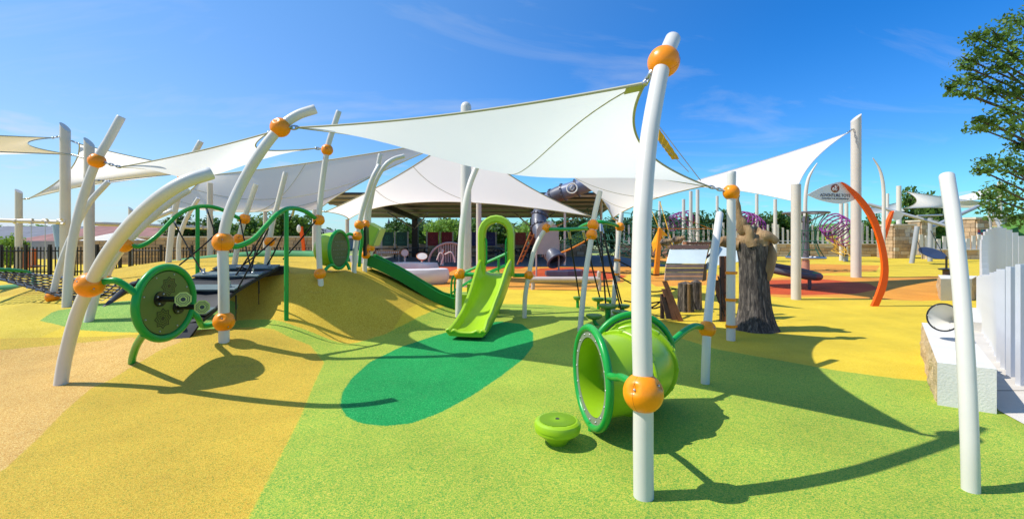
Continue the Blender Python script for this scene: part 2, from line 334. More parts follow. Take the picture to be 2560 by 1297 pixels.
def rubber_material():
    m = bpy.data.materials.new('poured_rubber_surface'); m.use_nodes = True; nt = m.node_tree; N = nt.nodes; L = nt.links
    b = N['Principled BSDF']; b.inputs['Roughness'].default_value = 0.82; b.inputs['Specular IOR Level'].default_value = 0.25
    tc = N.new('ShaderNodeTexCoord'); geo = tc.outputs['Object']
    vor = N.new('ShaderNodeTexVoronoi'); vor.inputs['Scale'].default_value = 165; L.new(geo, vor.inputs['Vector'])
    sp = N.new('ShaderNodeSeparateColor'); L.new(vor.outputs['Color'], sp.inputs[0])
    vor2 = N.new('ShaderNodeTexVoronoi'); vor2.inputs['Scale'].default_value = 90; L.new(geo, vor2.inputs['Vector'])
    sp2 = N.new('ShaderNodeSeparateColor'); L.new(vor2.outputs['Color'], sp2.inputs[0])
    nb = N.new('ShaderNodeTexNoise'); nb.inputs['Scale'].default_value = 0.9; nb.inputs['Detail'].default_value = 7; nb.inputs['Roughness'].default_value = 0.6; L.new(geo, nb.inputs['Vector'])
    nw = N.new('ShaderNodeTexNoise'); nw.inputs['Scale'].default_value = 45; nw.inputs['Detail'].default_value = 3; L.new(geo, nw.inputs['Vector'])
    def mth(op, a, b_=None, c=None):
        q = N.new('ShaderNodeMath'); q.operation = op
        for i, x in enumerate((a, b_, c)):
            if x is None: continue
            if isinstance(x, (int, float)): q.inputs[i].default_value = x
            else: L.new(x, q.inputs[i])
        return q.outputs[0]
    g = mth('ADD', mth('MULTIPLY', sp.outputs[0], 0.78), mth('MULTIPLY', sp2.outputs[0], 0.22))
    def ramp(cols):
        r = N.new('ShaderNodeValToRGB'); e = r.color_ramp.elements
        while len(e) > 1: e.remove(e[0])
        e[0].position = cols[0][0]; e[0].color = lin(cols[0][1])
        for p, c in cols[1:]:
            x = e.new(p); x.color = lin(c)
        L.new(g, r.inputs[0]); return r.outputs[0]
    R = {
     'base': [(0.1, (205, 169, 33)), (0.5, (217, 187, 48)), (0.9, (223, 201, 76))],
     'plateau': [(0.1, (194, 149, 58)), (0.5, (210, 172, 81)), (0.9, (217, 188, 100))],
     'mound': [(0.1, (177, 135, 31)), (0.3, (193, 156, 41)), (0.65, (206, 174, 53)), (0.9, (220, 196, 84))],
     'pale': [(0.1, (186, 159, 32)), (0.5, (208, 181, 54)), (0.9, (217, 197, 92))],
     'hump': [(0.12, (134, 141, 49)), (0.26, (184, 151, 45)), (0.5, (203, 170, 56)), (0.72, (214, 185, 73)), (0.88, (199, 151, 49))],
     'peach': [(0.12, (177, 128, 63)), (0.4, (205, 159, 83)), (0.7, (217, 178, 98)), (0.92, (223, 200, 131))],
     'patch': [(0.15, (90, 145, 59)), (0.5, (126, 166, 75)), (0.85, (170, 188, 92))],
     'lime': [(0.12, (85, 143, 57)), (0.30, (123, 162, 56)), (0.55, (157, 176, 59)), (0.78, (184, 185, 69)), (0.93, (208, 189, 84))],
     'emerald': [(0.15, (1, 115, 58)), (0.5, (4, 143, 68)), (0.8, (30, 159, 80)), (0.95, (90, 179, 107))],
     'orange': [(0.1, (207, 123, 29)), (0.5, (217, 145, 47)), (0.9, (223, 168, 80))],
     'red': [(0.1, (172, 53, 18)), (0.5, (194, 75, 32)), (0.9, (208, 108, 58))],
    }
    for k, s in (('orange2', 'orange'), ('orange3', 'orange'), ('red2', 'red'), ('red3', 'red'), ('orange4', 'orange'), ('orange5', 'orange')): R[k] = R[s]
    cache = {}
    def getr(k):
        key = str(R[k])
        if key not in cache: cache[key] = ramp(R[k])
        return cache[key]
    cur = getr('base')
    for k in ZONES:
        at = N.new('ShaderNodeAttribute'); at.attribute_name = 'z_'+k
        v = mth('ADD', at.outputs['Fac'], mth('MULTIPLY', mth('SUBTRACT', nw.outputs['Fac'], 0.5), 0.05))
        mr = N.new('ShaderNodeMapRange'); mr.inputs[1].default_value = 0.008; mr.inputs[2].default_value = -0.008; L.new(v, mr.inputs[0])
        if k == 'plateau': mr.inputs[1].default_value = 0.35; mr.inputs[2].default_value = 0.0
        mx = N.new('ShaderNodeMix'); mx.data_type = 'RGBA'; L.new(mr.outputs[0], mx.inputs[0]); L.new(cur, mx.inputs[6]); L.new(getr(k), mx.inputs[7]); cur = mx.outputs[2]
    mr = N.new('ShaderNodeMapRange'); mr.inputs[1].default_value = 0.28; mr.inputs[2].default_value = 0.72; mr.inputs[3].default_value = 0.80; mr.inputs[4].default_value = 1.10; L.new(nb.outputs['Fac'], mr.inputs[0])
    sm = N.new('ShaderNodeVectorMath'); sm.operation = 'SCALE'; L.new(cur, sm.inputs[0]); L.new(mr.outputs[0], sm.inputs['Scale']); 
    ns = N.new('ShaderNodeTexNoise'); ns.inputs['Scale'].default_value = 2.6; ns.inputs['Detail'].default_value = 9; ns.inputs['Roughness'].default_value = 0.7; ns.inputs['Distortion'].default_value = 1.4; L.new(geo, ns.inputs['Vector'])
    rs = N.new('ShaderNodeMapRange'); rs.inputs[1].default_value = 0.60; rs.inputs[2].default_value = 0.78; rs.inputs[4].default_value = 0.26; L.new(ns.outputs['Fac'], rs.inputs[0])
    st = N.new('ShaderNodeMix'); st.data_type = 'RGBA'; st.inputs[7].default_value = (0.17, 0.14, 0.06, 1); L.new(rs.outputs[0], st.inputs[0]); L.new(sm.outputs[0], st.inputs[6]); L.new(st.outputs[2], b.inputs['Base Color'])
    bp = N.new('ShaderNodeBump'); bp.inputs['Strength'].default_value = 0.55; bp.inputs['Distance'].default_value = 0.006
    L.new(vor.outputs['Distance'], bp.inputs['Height']); L.new(bp.outputs[0], b.inputs['Normal'])
    return m
def build_ground():
    xs = np.concatenate([np.arange(-34, -14, 0.5), np.arange(-14, 4, 0.1), np.arange(4, 14, 0.16), np.arange(14, 36.1, 0.4)])
    ys = np.concatenate([np.arange(-3, 2, 0.5), np.arange(2.0, 17, 0.09), np.arange(17, 40.1, 0.28)])
    X, Y = np.meshgrid(xs, ys); Zz = hgt(X, Y); nx, ny = len(xs), len(ys)
    co = np.stack([X, Y, Zz], -1).reshape(-1, 3)
    idx = np.arange(nx*ny).reshape(ny, nx); fc = np.stack([idx[:-1, :-1], idx[:-1, 1:], idx[1:, 1:], idx[1:, :-1]], -1).reshape(-1, 4)
    me = bpy.data.meshes.new('rubber_ground'); me.from_pydata(co.tolist(), [], fc.tolist())
    me.polygons.foreach_set('use_smooth', [True]*len(me.polygons))
    for k, p in ZONES.items():
        a = me.attributes.new('z_'+k, 'FLOAT', 'POINT'); a.data.foreach_set('value', sdf(p, X, Y).astype(np.float32).ravel())
    me.materials.append(rubber_material()); me.update()
    o = bpy.data.objects.new('rubber_ground', me); COL.objects.link(o); props(o, 'yellow, lime and orange poured rubber play surface with low mounds', 'ground', kind='structure')
build_ground()
DIRT = mat('dry_grass_terrain', (0.22, 0.24, 0.10, 1), 0.95, var=0.35, vscale=0.25, bump=0.4, bscale=8)
m = M(); m.grid([[Vector((x, y, -0.06)) for x in (-700, 700)] for y in (-60, 1500)])
done(m, 'terrain', DIRT, label='dry grassy land beyond the playground reaching to the horizon', cat='terrain', kind='structure')
# pale concrete walk on the right
PAVE = mat('pale_pavement', (0.60, 0.55, 0.48, 1), 0.9, var=0.08, vscale=1.5, bump=0.2, bscale=70, grime=0.15)
m = M()
edge = [(8.6, 8.6), (6.34, 6.42), (5.4, 5.3), (4.60, 4.35), (4.44, 3.9), (4.30, 3.3), (4.2, 2.2), (4.1, 1.0)]
outer = [(11.5, 8.6), (10.5, 6.42), (9.8, 5.3), (9.5, 4.35), (9.3, 3.9), (9.2, 3.3), (9, 2.2), (9, 1.0)]
m.grid([[Vector((a[0], a[1], 0.006)) for a in edge], [Vector((a[0], a[1], 0.006)) for a in outer]][::-1])
walk = done(m, 'pavement', PAVE, label='pale concrete walk beside the white picket fence', cat='pavement', kind='structure')
m = M()
for y0, y1 in ((4.9, 4.9), (3.1, 3.1)):
    m.bar((4.75, y0, 0.0072), (9.0, y1, 0.0072), 0.012, 0.004)
done(m, 'joint', mat('pavement_joint', (0.2, 0.18, 0.15, 1), 0.95), walk)
# green kerb along the back of the mound
m = M(); kp = spline([Vector((x, y, hz(x, y)+0.02)) for x, y in ((-15.5, 12.6), (-13.5, 13.7), (-12, 14.4), (-10.5, 15.0), (-8.5, 15.35), (-7.0, 15.4), (-6.1, 15.0), (-5.5, 14.0), (-4.6, 12.6))], 6)
KERBG = mat('green_rubber_kerb', (0.06, 0.26, 0.09, 1), 0.75, var=0.12)
m.tube(kp, 0.17, 10); done(m, 'kerb', KERBG, label='green rounded rubber kerb along the back of the yellow mound', cat='kerb', kind='structure')
# ------------------------------------------------------------------ arch posts with orange clamp balls
def ball_mesh():
    m = M(); n, k = 40, 28; vs = []; dim = [(Vector((1, 0.1, 0.25)).normalized(), 0.30), (Vector((-0.95, 0.3, 0.3)).normalized(), 0.28), (Vector((-0.1, -1, 0.55)).normalized(), 0.27), (Vector((0.55, -0.75, -0.6)).normalized(), 0.22)]
    rows = []
    for i in range(k+1):
        th = math.pi*(0.09+0.82*i/k); row = []
        for j in range(n):
            ph = 2*math.pi*j/n; d = Vector((math.sin(th)*math.cos(ph), math.sin(th)*math.sin(ph), -math.cos(th))); r = 1.0
            for c, a in dim:
                x = math.acos(max(-1, min(1, d.dot(c))))/a
                if x < 1: r -= 0.13*(1-x**6)
            row.append(d*r)
        rows.append(row)
    m.grid(rows, True)
    me = bpy.data.meshes.new('clamp_ball'); me.from_pydata([tuple(p) for p in m.v], [], m.f)
    me.polygons.foreach_set('use_smooth', [True]*len(me.polygons)); me.materials.append(ORANGE)
    s = M(); s.torus((0, 0, 0), (0.35, 1, 0), 0.996, 0.011, 48, 6); ms = bpy.data.meshes.new('seam'); ms.from_pydata([tuple(p) for p in s.v], [], s.f); ms.materials.append(SEAM)
    b = M()
    for c, a in dim: b.ball(c*0.88, 0.075, 8, 5)
    mb = bpy.data.meshes.new('bolt'); mb.from_pydata([tuple(p) for p in b.v], [], b.f); mb.materials.append(STEEL)
    return me, ms, mb
BALL, BSEAM, BBOLT = ball_mesh()
POSTS = {}
def post(key, label, pts, d, balls, br=0.125, bands=(), material=None, group='arched play posts', cat='post', sink=0.12, taper=1.0):
    """an arched tube post; pts and balls are (photo x, photo y, distance)"""
    P = [V(*p) if len(p) == 3 and not isinstance(p, Vector) else p for p in pts]
    g0 = hz(P[0].x, P[0].y)
    if P[0].z > g0+0.02: P.insert(0, Vector((P[0].x-0.15*(P[1].x-P[0].x)*0, P[0].y, g0)))
    base = P[0].copy(); t = thing('arch_post', label, cat, base, group)
    path = spline([P[0]-Vector((0, 0, sink))]+P, 7); k = len(path)
    m = M(); rr = [d/2*(1+(taper-1)*i/(k-1)) for i in range(k)]
    e = path[-1]; ed = (path[-1]-path[-2]).normalized(); path.append(e+ed*0.008); rr.append(rr[-1]*0.93)
    m.tube(path, rr, 24); done(m, 'pipe', material or WHITE, t)
    for i, b in enumerate(balls):
        c = V(*b); j = min(range(k), key=lambda q: (path[q]-c).length); j = max(1, min(k-2, j)); ax = path[j+1]-path[j-1]
        a0 = path[j]; axn = ax.normalized(); c = a0+axn*(c-a0).dot(axn)
        mt = frame(ax, c, br, 1.1+1.9*i+0.7*len(POSTS)); ob = inst(BALL, 'clamp_ball', t, mt); OFF[ob] = Vector()
        for me_, nm in ((BSEAM, 'seam'), (BBOLT, 'bolt')):
            c2 = bpy.data.objects.new(nm, me_); COL.objects.link(c2); c2.parent = ob
            if nm == 'bolt': c2['kind'] = 'stuff'
    for b in bands:
        c = V(*b); m = M(); j = min(range(k), key=lambda q: (path[q]-c).length); ax = (path[min(j+1, k-1)]-path[max(j-1, 0)]).normalized()
        c = path[j]+ax*(c-path[j]).dot(ax)
        m.lathe([(d/2*0.98, -0.022), (d/2+0.012, -0.022), (d/2+0.012, 0.022), (d/2*0.98, 0.022)], c, ax, 20); m.box(c+Vector((d/2+0.012, -0.0, 0)), 0.04, 0.025, 0.04)
        done(m, 'band_clamp', ORANGE, t)
    POSTS[key] = path; return t
post('P1', 'tall white arched post nearest the camera with a big orange ball below its middle', [(1609, 1243, 2.92), (1608, 1100, 2.93), (1608, 980, 2.95), (1604, 820, 3.0), (1603, 660, 3.08), (1608, 500, 3.2), (1622, 350, 3.38), (1641, 235, 3.56), (1659, 155, 3.72), (1682, 98, 3.92)], 0.127, [(1608, 981, 2.95), (1659, 155, 3.72)], 0.127)
post('P2', 'plain white leaning post at the far right of the foreground without any ball', [(2427, 1225, 2.99), (2424, 1100, 3.0), (2415, 900, 3.08), (2402, 720, 3.2), (2385, 560, 3.36), (2367, 440, 3.52)], 0.095, [])
post('P3', 'short white leaning post with one orange ball holding the tunnel arm', [(1763, 958, 5.16), (1765, 890, 5.16), (1768, 822, 5.2), (1775, 740, 5.35), (1785, 640, 5.65), (1799, 535, 6.1)], 0.095, [(1768, 822, 5.2)], 0.094)
post('P4', 'upright white post with three orange band clamps beside the carved tree trunk', [(1827, 850, 7.3), (1827, 700, 7.32), (1828, 600, 7.35), (1828, 481, 7.4), (1829, 431, 7.42)], 0.135, [(1828, 481, 7.4)], 0.128, bands=[(1827, 682, 7.3), (1827, 749, 7.3), (1827, 815, 7.3)])
post('P5', 'tall white arched post carrying the left side of the lime slide', [(1146, 793, 9.35), (1147, 740, 9.4), (1150, 685, 9.45), (1153, 600, 9.6), (1160, 530, 9.75), (1172, 470, 9.9), (1190, 422, 10.05), (1207, 390, 10.15), (1212, 380, 10.2)], 0.127, [(1150, 685, 9.45), (1207, 391, 10.15)], 0.12)
post('P6', 'thin bent white post carrying the right side of the lime slide', [(1311, 796, 9.3), (1313, 740, 9.3), (1322, 688, 9.33), (1333, 635, 9.4), (1348, 598, 9.45), (1366, 570, 9.5), (1380, 556, 9.55)], 0.092, [(1323, 688, 9.33), (1366, 570, 9.5)], 0.095)
post('P7', 'leaning white post with two stacked orange balls above the stepping pods', [(1450, 828, 8.0), (1456, 760, 8.0), (1465, 680, 8.03), (1476, 610, 8.08), (1482, 563, 8.12), (1490, 520, 8.2), (1500, 480, 8.3)], 0.095, [(1479, 587, 8.1), (1482, 562, 8.12)], 0.098)
post('P8', 'slim leaning white post with two orange bands behind the stepping pods', [(1532, 790, 9.5), (1535, 740, 9.5), (1540, 670, 9.5), (1546, 600, 9.55), (1550, 566, 9.55), (1554, 534, 9.6)], 0.092, [(1550, 567, 9.55)], 0.095, bands=[(1541, 650, 9.5), (1538, 685, 9.5)])
post('P9', 'large white arched post rising from the yellow hump with three orange balls', [(560, 846, 6.12), (560, 803, 6.12), (559, 700, 6.12), (558, 605, 6.13), (573, 532, 6.15), (607, 455, 6.22), (652, 380, 6.24), (700, 320, 6.32), (742, 289, 6.4), (788, 273, 6.48)], 0.133, [(560, 803, 6.12), (557, 605, 6.13), (702, 320, 6.32)], 0.132)
post('P10', 'large white arched post at the left foreground leaning right from the peach ground', [(152, 962, 5.13), (164, 890, 5.12), (191, 790, 5.05), (225, 712, 4.92), (270, 633, 4.7), (330, 557, 4.52), (395, 497, 4.43), (460, 456, 4.47), (528, 433, 4.6)], 0.127, [(225, 712, 4.92)], 0.132)
post('P11', 'white arched post directly behind the left foreground arch with a half hidden ball', [(214, 850, 7.3), (226, 785, 7.32), (250, 700, 7.36), (281, 645, 7.4), (330, 590, 7.5), (390, 532, 7.6), (440, 493, 7.7), (471, 474, 7.8)], 0.127, [(310, 611, 7.46)], 0.128)
post('P15', 'slender white arch ending low behind the left foreground arches', [(254, 760, 9.9), (262, 718, 9.9), (279, 668, 9.95), (326, 600, 10.1), (375, 553, 10.3), (430, 527, 10.5)], 0.105, [(268, 700, 9.92)], 0.11)
post('P12', 'thin white post leaning right at the left edge with a low orange ball', [(122, 806, 8.4), (126, 770, 8.4), (131, 742, 8.4), (150, 664, 8.45), (180, 588, 8.5), (220, 512, 8.6), (270, 455, 8.7)], 0.10, [(131, 742, 8.4)], 0.105)
post('P13', 'tall white post crossing the thin post at left with an orange ball near its top', [(166, 830, 7.95), (168, 740, 7.95), (176, 640, 7.97), (190, 560, 7.98), (212, 480, 8.0), (242, 402, 8.0), (272, 350, 8.05), (303, 293, 8.1)], 0.135, [(242, 402, 8.0)], 0.128)
Z14 = 10.1
post('P14', 'upright white post on the mound crest with three orange balls', [(802, 704, 8.05), (800, 684, 8.05), (796, 600, 8.05), (797, 550, 8.05), (804, 470, 8.05), (818, 375, 8.05), (832, 325, 8.05), (847, 279, 8.05)], 0.095, [(800, 684, 8.05), (797, 550, 8.05), (818, 375, 8.05)], 0.1)
post('P16', 'distant white leaning post with its tip above the left sail', [(421, 657, 12), (430, 570, 12), (447, 480, 12), (470, 415, 12), (502, 354, 12)], 0.14, [(452, 443, 12)], 0.13)
post('P17', 'thin bent white post left of the green support pole behind the bridge', [(447, 657, 12.8), (448, 600, 12.8), (465, 548, 12.8), (496, 496, 12.8)], 0.11, [])
post('P18', 'white leaning post with a ball at the far end of the left wave rail', [(587, 657, 9.1), (597, 600, 9.1), (611, 548, 9.1), (625, 505, 9.1), (640, 461, 9.1)], 0.1, [(611, 547, 9.1), (603, 598, 9.1)], 0.105)
post('P19', 'white leaning post right of the bridge deck with one ball at half height', [(667, 655, 9.3), (680, 565, 9.3), (695, 507, 9.3), (714, 432, 9.3)], 0.1, [(676, 604, 9.3)], 0.1)
post('P20', 'white post leaning right beside the round green panel with two balls', [(885, 668, 9.2), (891, 600, 9.2), (898, 563, 9.2), (905, 530, 9.2), (917, 490, 9.2), (932, 445, 9.2), (948, 414, 9.3)], 0.1, [(893, 590, 9.2), (898, 562, 9.2)], 0.097)
post('P21', 'white post bending furthest right above the dark green slide', [(912, 661, 9.6), (915, 625, 9.6), (914, 560, 9.6), (917, 525, 9.6), (927, 490, 9.6), (940, 452, 9.6), (962, 415, 9.6), (984, 398, 9.65), (1010, 390, 9.7)], 0.092, [(915, 637, 9.6), (916, 620, 9.6), (914, 560, 9.6)], 0.09)
post('P22', 'straight white post behind the bent one at the dark green slide top', [(924, 645, 10.1), (927, 619, 10.1), (922, 545, 10.1), (929, 493, 10.1), (942, 430, 10.2), (951, 386, 10.2)], 0.10, [(927, 619, 10.1)], 0.09)
# ------------------------------------------------------------------ shade sails of the tot area
def link_chain(m, a, b, r=0.012):
    a = Vector(a); b = Vector(b); d = b-a; n = max(2, int(d.length/0.055)); dn = d.normalized(); s1 = dn.cross(Zu).normalized(); s2 = dn.cross(s1)
    for i in range(n):
        c = a+d*((i+0.5)/n); h = d.length/n*0.72; s = s1 if i % 2 else s2
        m.tube([c+dn*(h*math.cos(q*math.pi/5))+s*(h*0.5*math.sin(q*math.pi/5)) for q in range(10)], r*0.55, 5, False, True)
def sail(label, C, sag, material, dip=0.0, seams=(), hem=0.012, anchors=(), n=26, group='shade sails', hemm=None, patch=None):
    """C: four corner points in order round the sail; sag: how far each edge curves inwards; anchors: point each corner is tied to"""
    C = [Vector(c) for c in C]; cen = sum(C, Vector())/4
    def edge(a, b, s):
        mid = (a+b)/2; inw = (cen-mid); return lambda t: a.lerp(b, t)+inw*(s*4*t*(1-t))
    e0 = edge(C[0], C[1], sag[0]); e1 = edge(C[1], C[2], sag[1]); e2 = edge(C[3], C[2], sag[2]); e3 = edge(C[0], C[3], sag[3])
    def S(u, v):
        p = e0(u)*(1-v)+e2(u)*v+e3(v)*(1-u)+e1(v)*u-(C[0]*(1-u)*(1-v)+C[1]*u*(1-v)+C[3]*(1-u)*v+C[2]*u*v)
        return p+Vector((0, 0, -dip*16*u*v*(1-u)*(1-v)))
    t = thing('shade_sail', label, 'shade sail', (cen.x, cen.y, min(c.z for c in C)), group)
    m = M(); m.grid([[S(i/n, j/n) for i in range(n+1)] for j in range(n+1)]); done(m, 'canopy', material, t, angle=80)
    if hem:
        for k, f in enumerate(((lambda q: S(q, 0)), (lambda q: S(1, q)), (lambda q: S(q, 1)), (lambda q: S(0, q)))):
            m = M(); m.tube([f(i/30) for i in range(31)], hem, 6); done(m, 'hem', hemm or HEM, t)
    for (u0, v0, u1, v1) in seams:
        m = M(); m.tube([S(u0+(u1-u0)*i/30, v0+(v1-v0)*i/30) for i in range(31)], hem*0.5, 5); done(m, 'seam', hemm or HEM, t)
    for k, a in enumerate(anchors):
        if a is None: continue
        m = M(); link_chain(m, C[k], a, max(0.016, hem*1.6)); m.ball(C[k], max(hem*2, 0.022), 8, 6); done(m, 'shackle', STEEL, t)
    if patch:
        for (u, v, du, dv) in patch:
            m = M(); m.grid([[S(u+du*i/4, v+dv*j/4)+Vector((0, 0, -0.006)) for i in range(5)] for j in range(5)]); done(m, 'corner_patch', HEM2, t)
    return S
S1 = sail('large cream sail stretched over the middle of the tot area', [V(742, 319, 6.35), V(1613, 208, 3.78), V(1775, 467, 7.45), V(1216, 386, 10.0)], [0.10, 0.22, 0.16, 0.10], SAIL, 0.42,
     seams=[(0.97, 0.02, 0.03, 0.98)], hem=0.014, anchors=[V(712, 320, 6.32), V(1632, 178, 3.72), V(1812, 478, 7.4), V(1210, 390, 10.1)], patch=[(0.965, 0.004, 0.034, 0.03)])
S2 = sail('cream sail tied between the left posts and the big arched post', [V(300, 418, 8.05), V(672, 332, 6.45), V(790, 371, 8.02), V(470, 440, 11.8)], [0.12, 0.40, 0.46, 0.12], SAIL, 0.30, hem=0.012, anchors=[V(256, 405, 8.0), V(690, 325, 6.35), V(815, 374, 8.05), V(453, 443, 12)])
# ------------------------------------------------------------------ elbow crawl tunnel
def tunnel():
    c0 = Vector((0.56, 4.56, 0.455)); R = 0.66; a0, a1 = math.radians(-80), math.radians(5)
    def pt(a): return c0+Vector((R*math.cos(a), R*math.sin(a), 0))
    def tg(a): return Vector((-math.sin(a), math.cos(a), 0))
    t = thing('crawl_tunnel', 'lime green elbow crawl tunnel with green hoops beside the foreground post', 'tunnel', (0.95, 4.1, 0.0))
    k = 26; path = [pt(a0+(a1-a0)*i/k) for i in range(k+1)]
    m = M(); m.tube(path, 0.338, 48, False); inner = M(); inner.tube(path, 0.325, 48, False); m.cat(inner); done(m, 'drum', LIME, t)
    for q in (0.33, 0.66, 0.97):
        a = a0+(a1-a0)*q; m = M(); m.lathe([(0.335, -0.022), (0.362, -0.022), (0.37, -0.016), (0.37, -0.003), (0.364, 0.0), (0.37, 0.003), (0.37, 0.016), (0.362, 0.022), (0.335, 0.022)], pt(a), tg(a), 48)
        fl = done(m, 'flange', LIME, t, angle=25)
        m = M()
        for j in range(12):
            an = 2*math.pi*j/12; u = Zu; w = tg(a).cross(Zu); d = u*math.cos(an)+w*math.sin(an); m.box(pt(a)+d*0.362, 0.022, 0.05, 0.034, (d, tg(a), d.cross(tg(a))))
        done(m, 'lug', LIME, fl)
    for a, nm in ((a0, 'near'), (a1, 'far')):
        m = M(); m.torus(pt(a), tg(a), 0.412, 0.032, 56, 14); h = done(m, 'hoop', GREEN, t)
        m = M(); m.lathe([(0.330, -0.010), (0.384, -0.010), (0.384, 0.010), (0.330, 0.010)], pt(a), tg(a), 48, True); done(m, 'mouth_plate', RINGP, h, angle=20)
        m = M()
        for j in range(16):
            an = 2*math.pi*j/16; d = Zu*math.cos(an)+tg(a).cross(Zu)*math.sin(an); m.ball(pt(a)+d*0.358-tg(a)*(0.012 if a == a0 else -0.012), 0.009, 8, 5)
        done(m, 'bolt', STEEL, h)
    # oval windows in the side towards the camera: black plates painted with recess shade
    for q, zz in ((0.17, -0.06), (0.80, 0.02)):
        a = a0+(a1-a0)*q; out = (Vector((math.cos(a), math.sin(a), 0))*math.cos(0.15)+Zu*math.sin(zz)).normalized(); c = pt(a)+out*0.339; x = tg(a); y = out.cross(x).normalized()
        m = M(); m.prism([c+x*(0.045*math.cos(i*math.pi/10))+y*(0.085*math.sin(i*math.pi/10)+(0.03 if math.sin(i*math.pi/10) > 0 else -0.03)) for i in range(20)], out*0.004); done(m, 'window', BLACKP, t)
        m = M(); m.tube([c+x*(0.05*math.cos(i*math.pi/10))+y*(0.09*math.sin(i*math.pi/10)+(0.03 if math.sin(i*math.pi/10) > 0 else -0.03)) for i in range(20)], 0.009, 6, False, True); done(m, 'window_rim', LIME, t)
    b1 = V(1580, 955, 2.99); s = pt(a0)+Vector((0.07, -0.405, 0.13))
    m = M(); m.tube(spline([s, s+Vector((0.02, -0.13, 0.03)), b1+Vector((-0.02, 0.20, -0.03)), b1], 8), 0.028, 14); done(m, 'arm', GREEN, t)
    b2 = V(1758, 818, 5.2); s = pt(a1)+Vector((0.39, 0.03, 0.12))
    m = M(); m.tube(spline([s, s.lerp(b2, 0.35)+Zu*0.05, s.lerp(b2, 0.7)+Zu*0.06, b2], 8), 0.034, 14); done(m, 'arm', GREEN, t)
    m = M()
    for a in (a0, a1):
        p = pt(a)+Vector((0, 0, -0.40)); m.tube([p+Vector((0.0, 0, 0.02)), p-Vector((0.0, 0, 0.12))], 0.03, 10)
    done(m, 'foot', GREEN, t)
tunnel()
# stepping pod in front of it
t = thing('stepping_pod', 'lime stepping pod with a ribbed top in front of the tunnel', 'stepping pod', (0.363, 3.68, 0))
c = Vector((0.363, 3.68, 0))
m = M(); m.lathe([(0.070, -0.02), (0.082, 0.015), (0.145, 0.078), (0.172, 0.092), (0.180, 0.102), (0.181, 0.122), (0.185, 0.127), (0.186, 0.152), (0.179, 0.172), (0.160, 0.184), (0.0, 0.190)], c, n=40); done(m, 'body', LIME, t, angle=30)
m = M()
for i in range(-7, 8):
    w = math.sqrt(max(0.0, 0.145**2-(i*0.019)**2))
    m.bar(c+Vector((-w, i*0.019, 0.1895)), c+Vector((w, i*0.019, 0.1895)), 0.008, 0.004)
done(m, 'tread_rib', LIME, t)
m = M(); m.lathe([(0.0, 0.194), (0.016, 0.194), (0.016, 0.186)], c, n=14); done(m, 'bolt_cap', BLACKP, t)
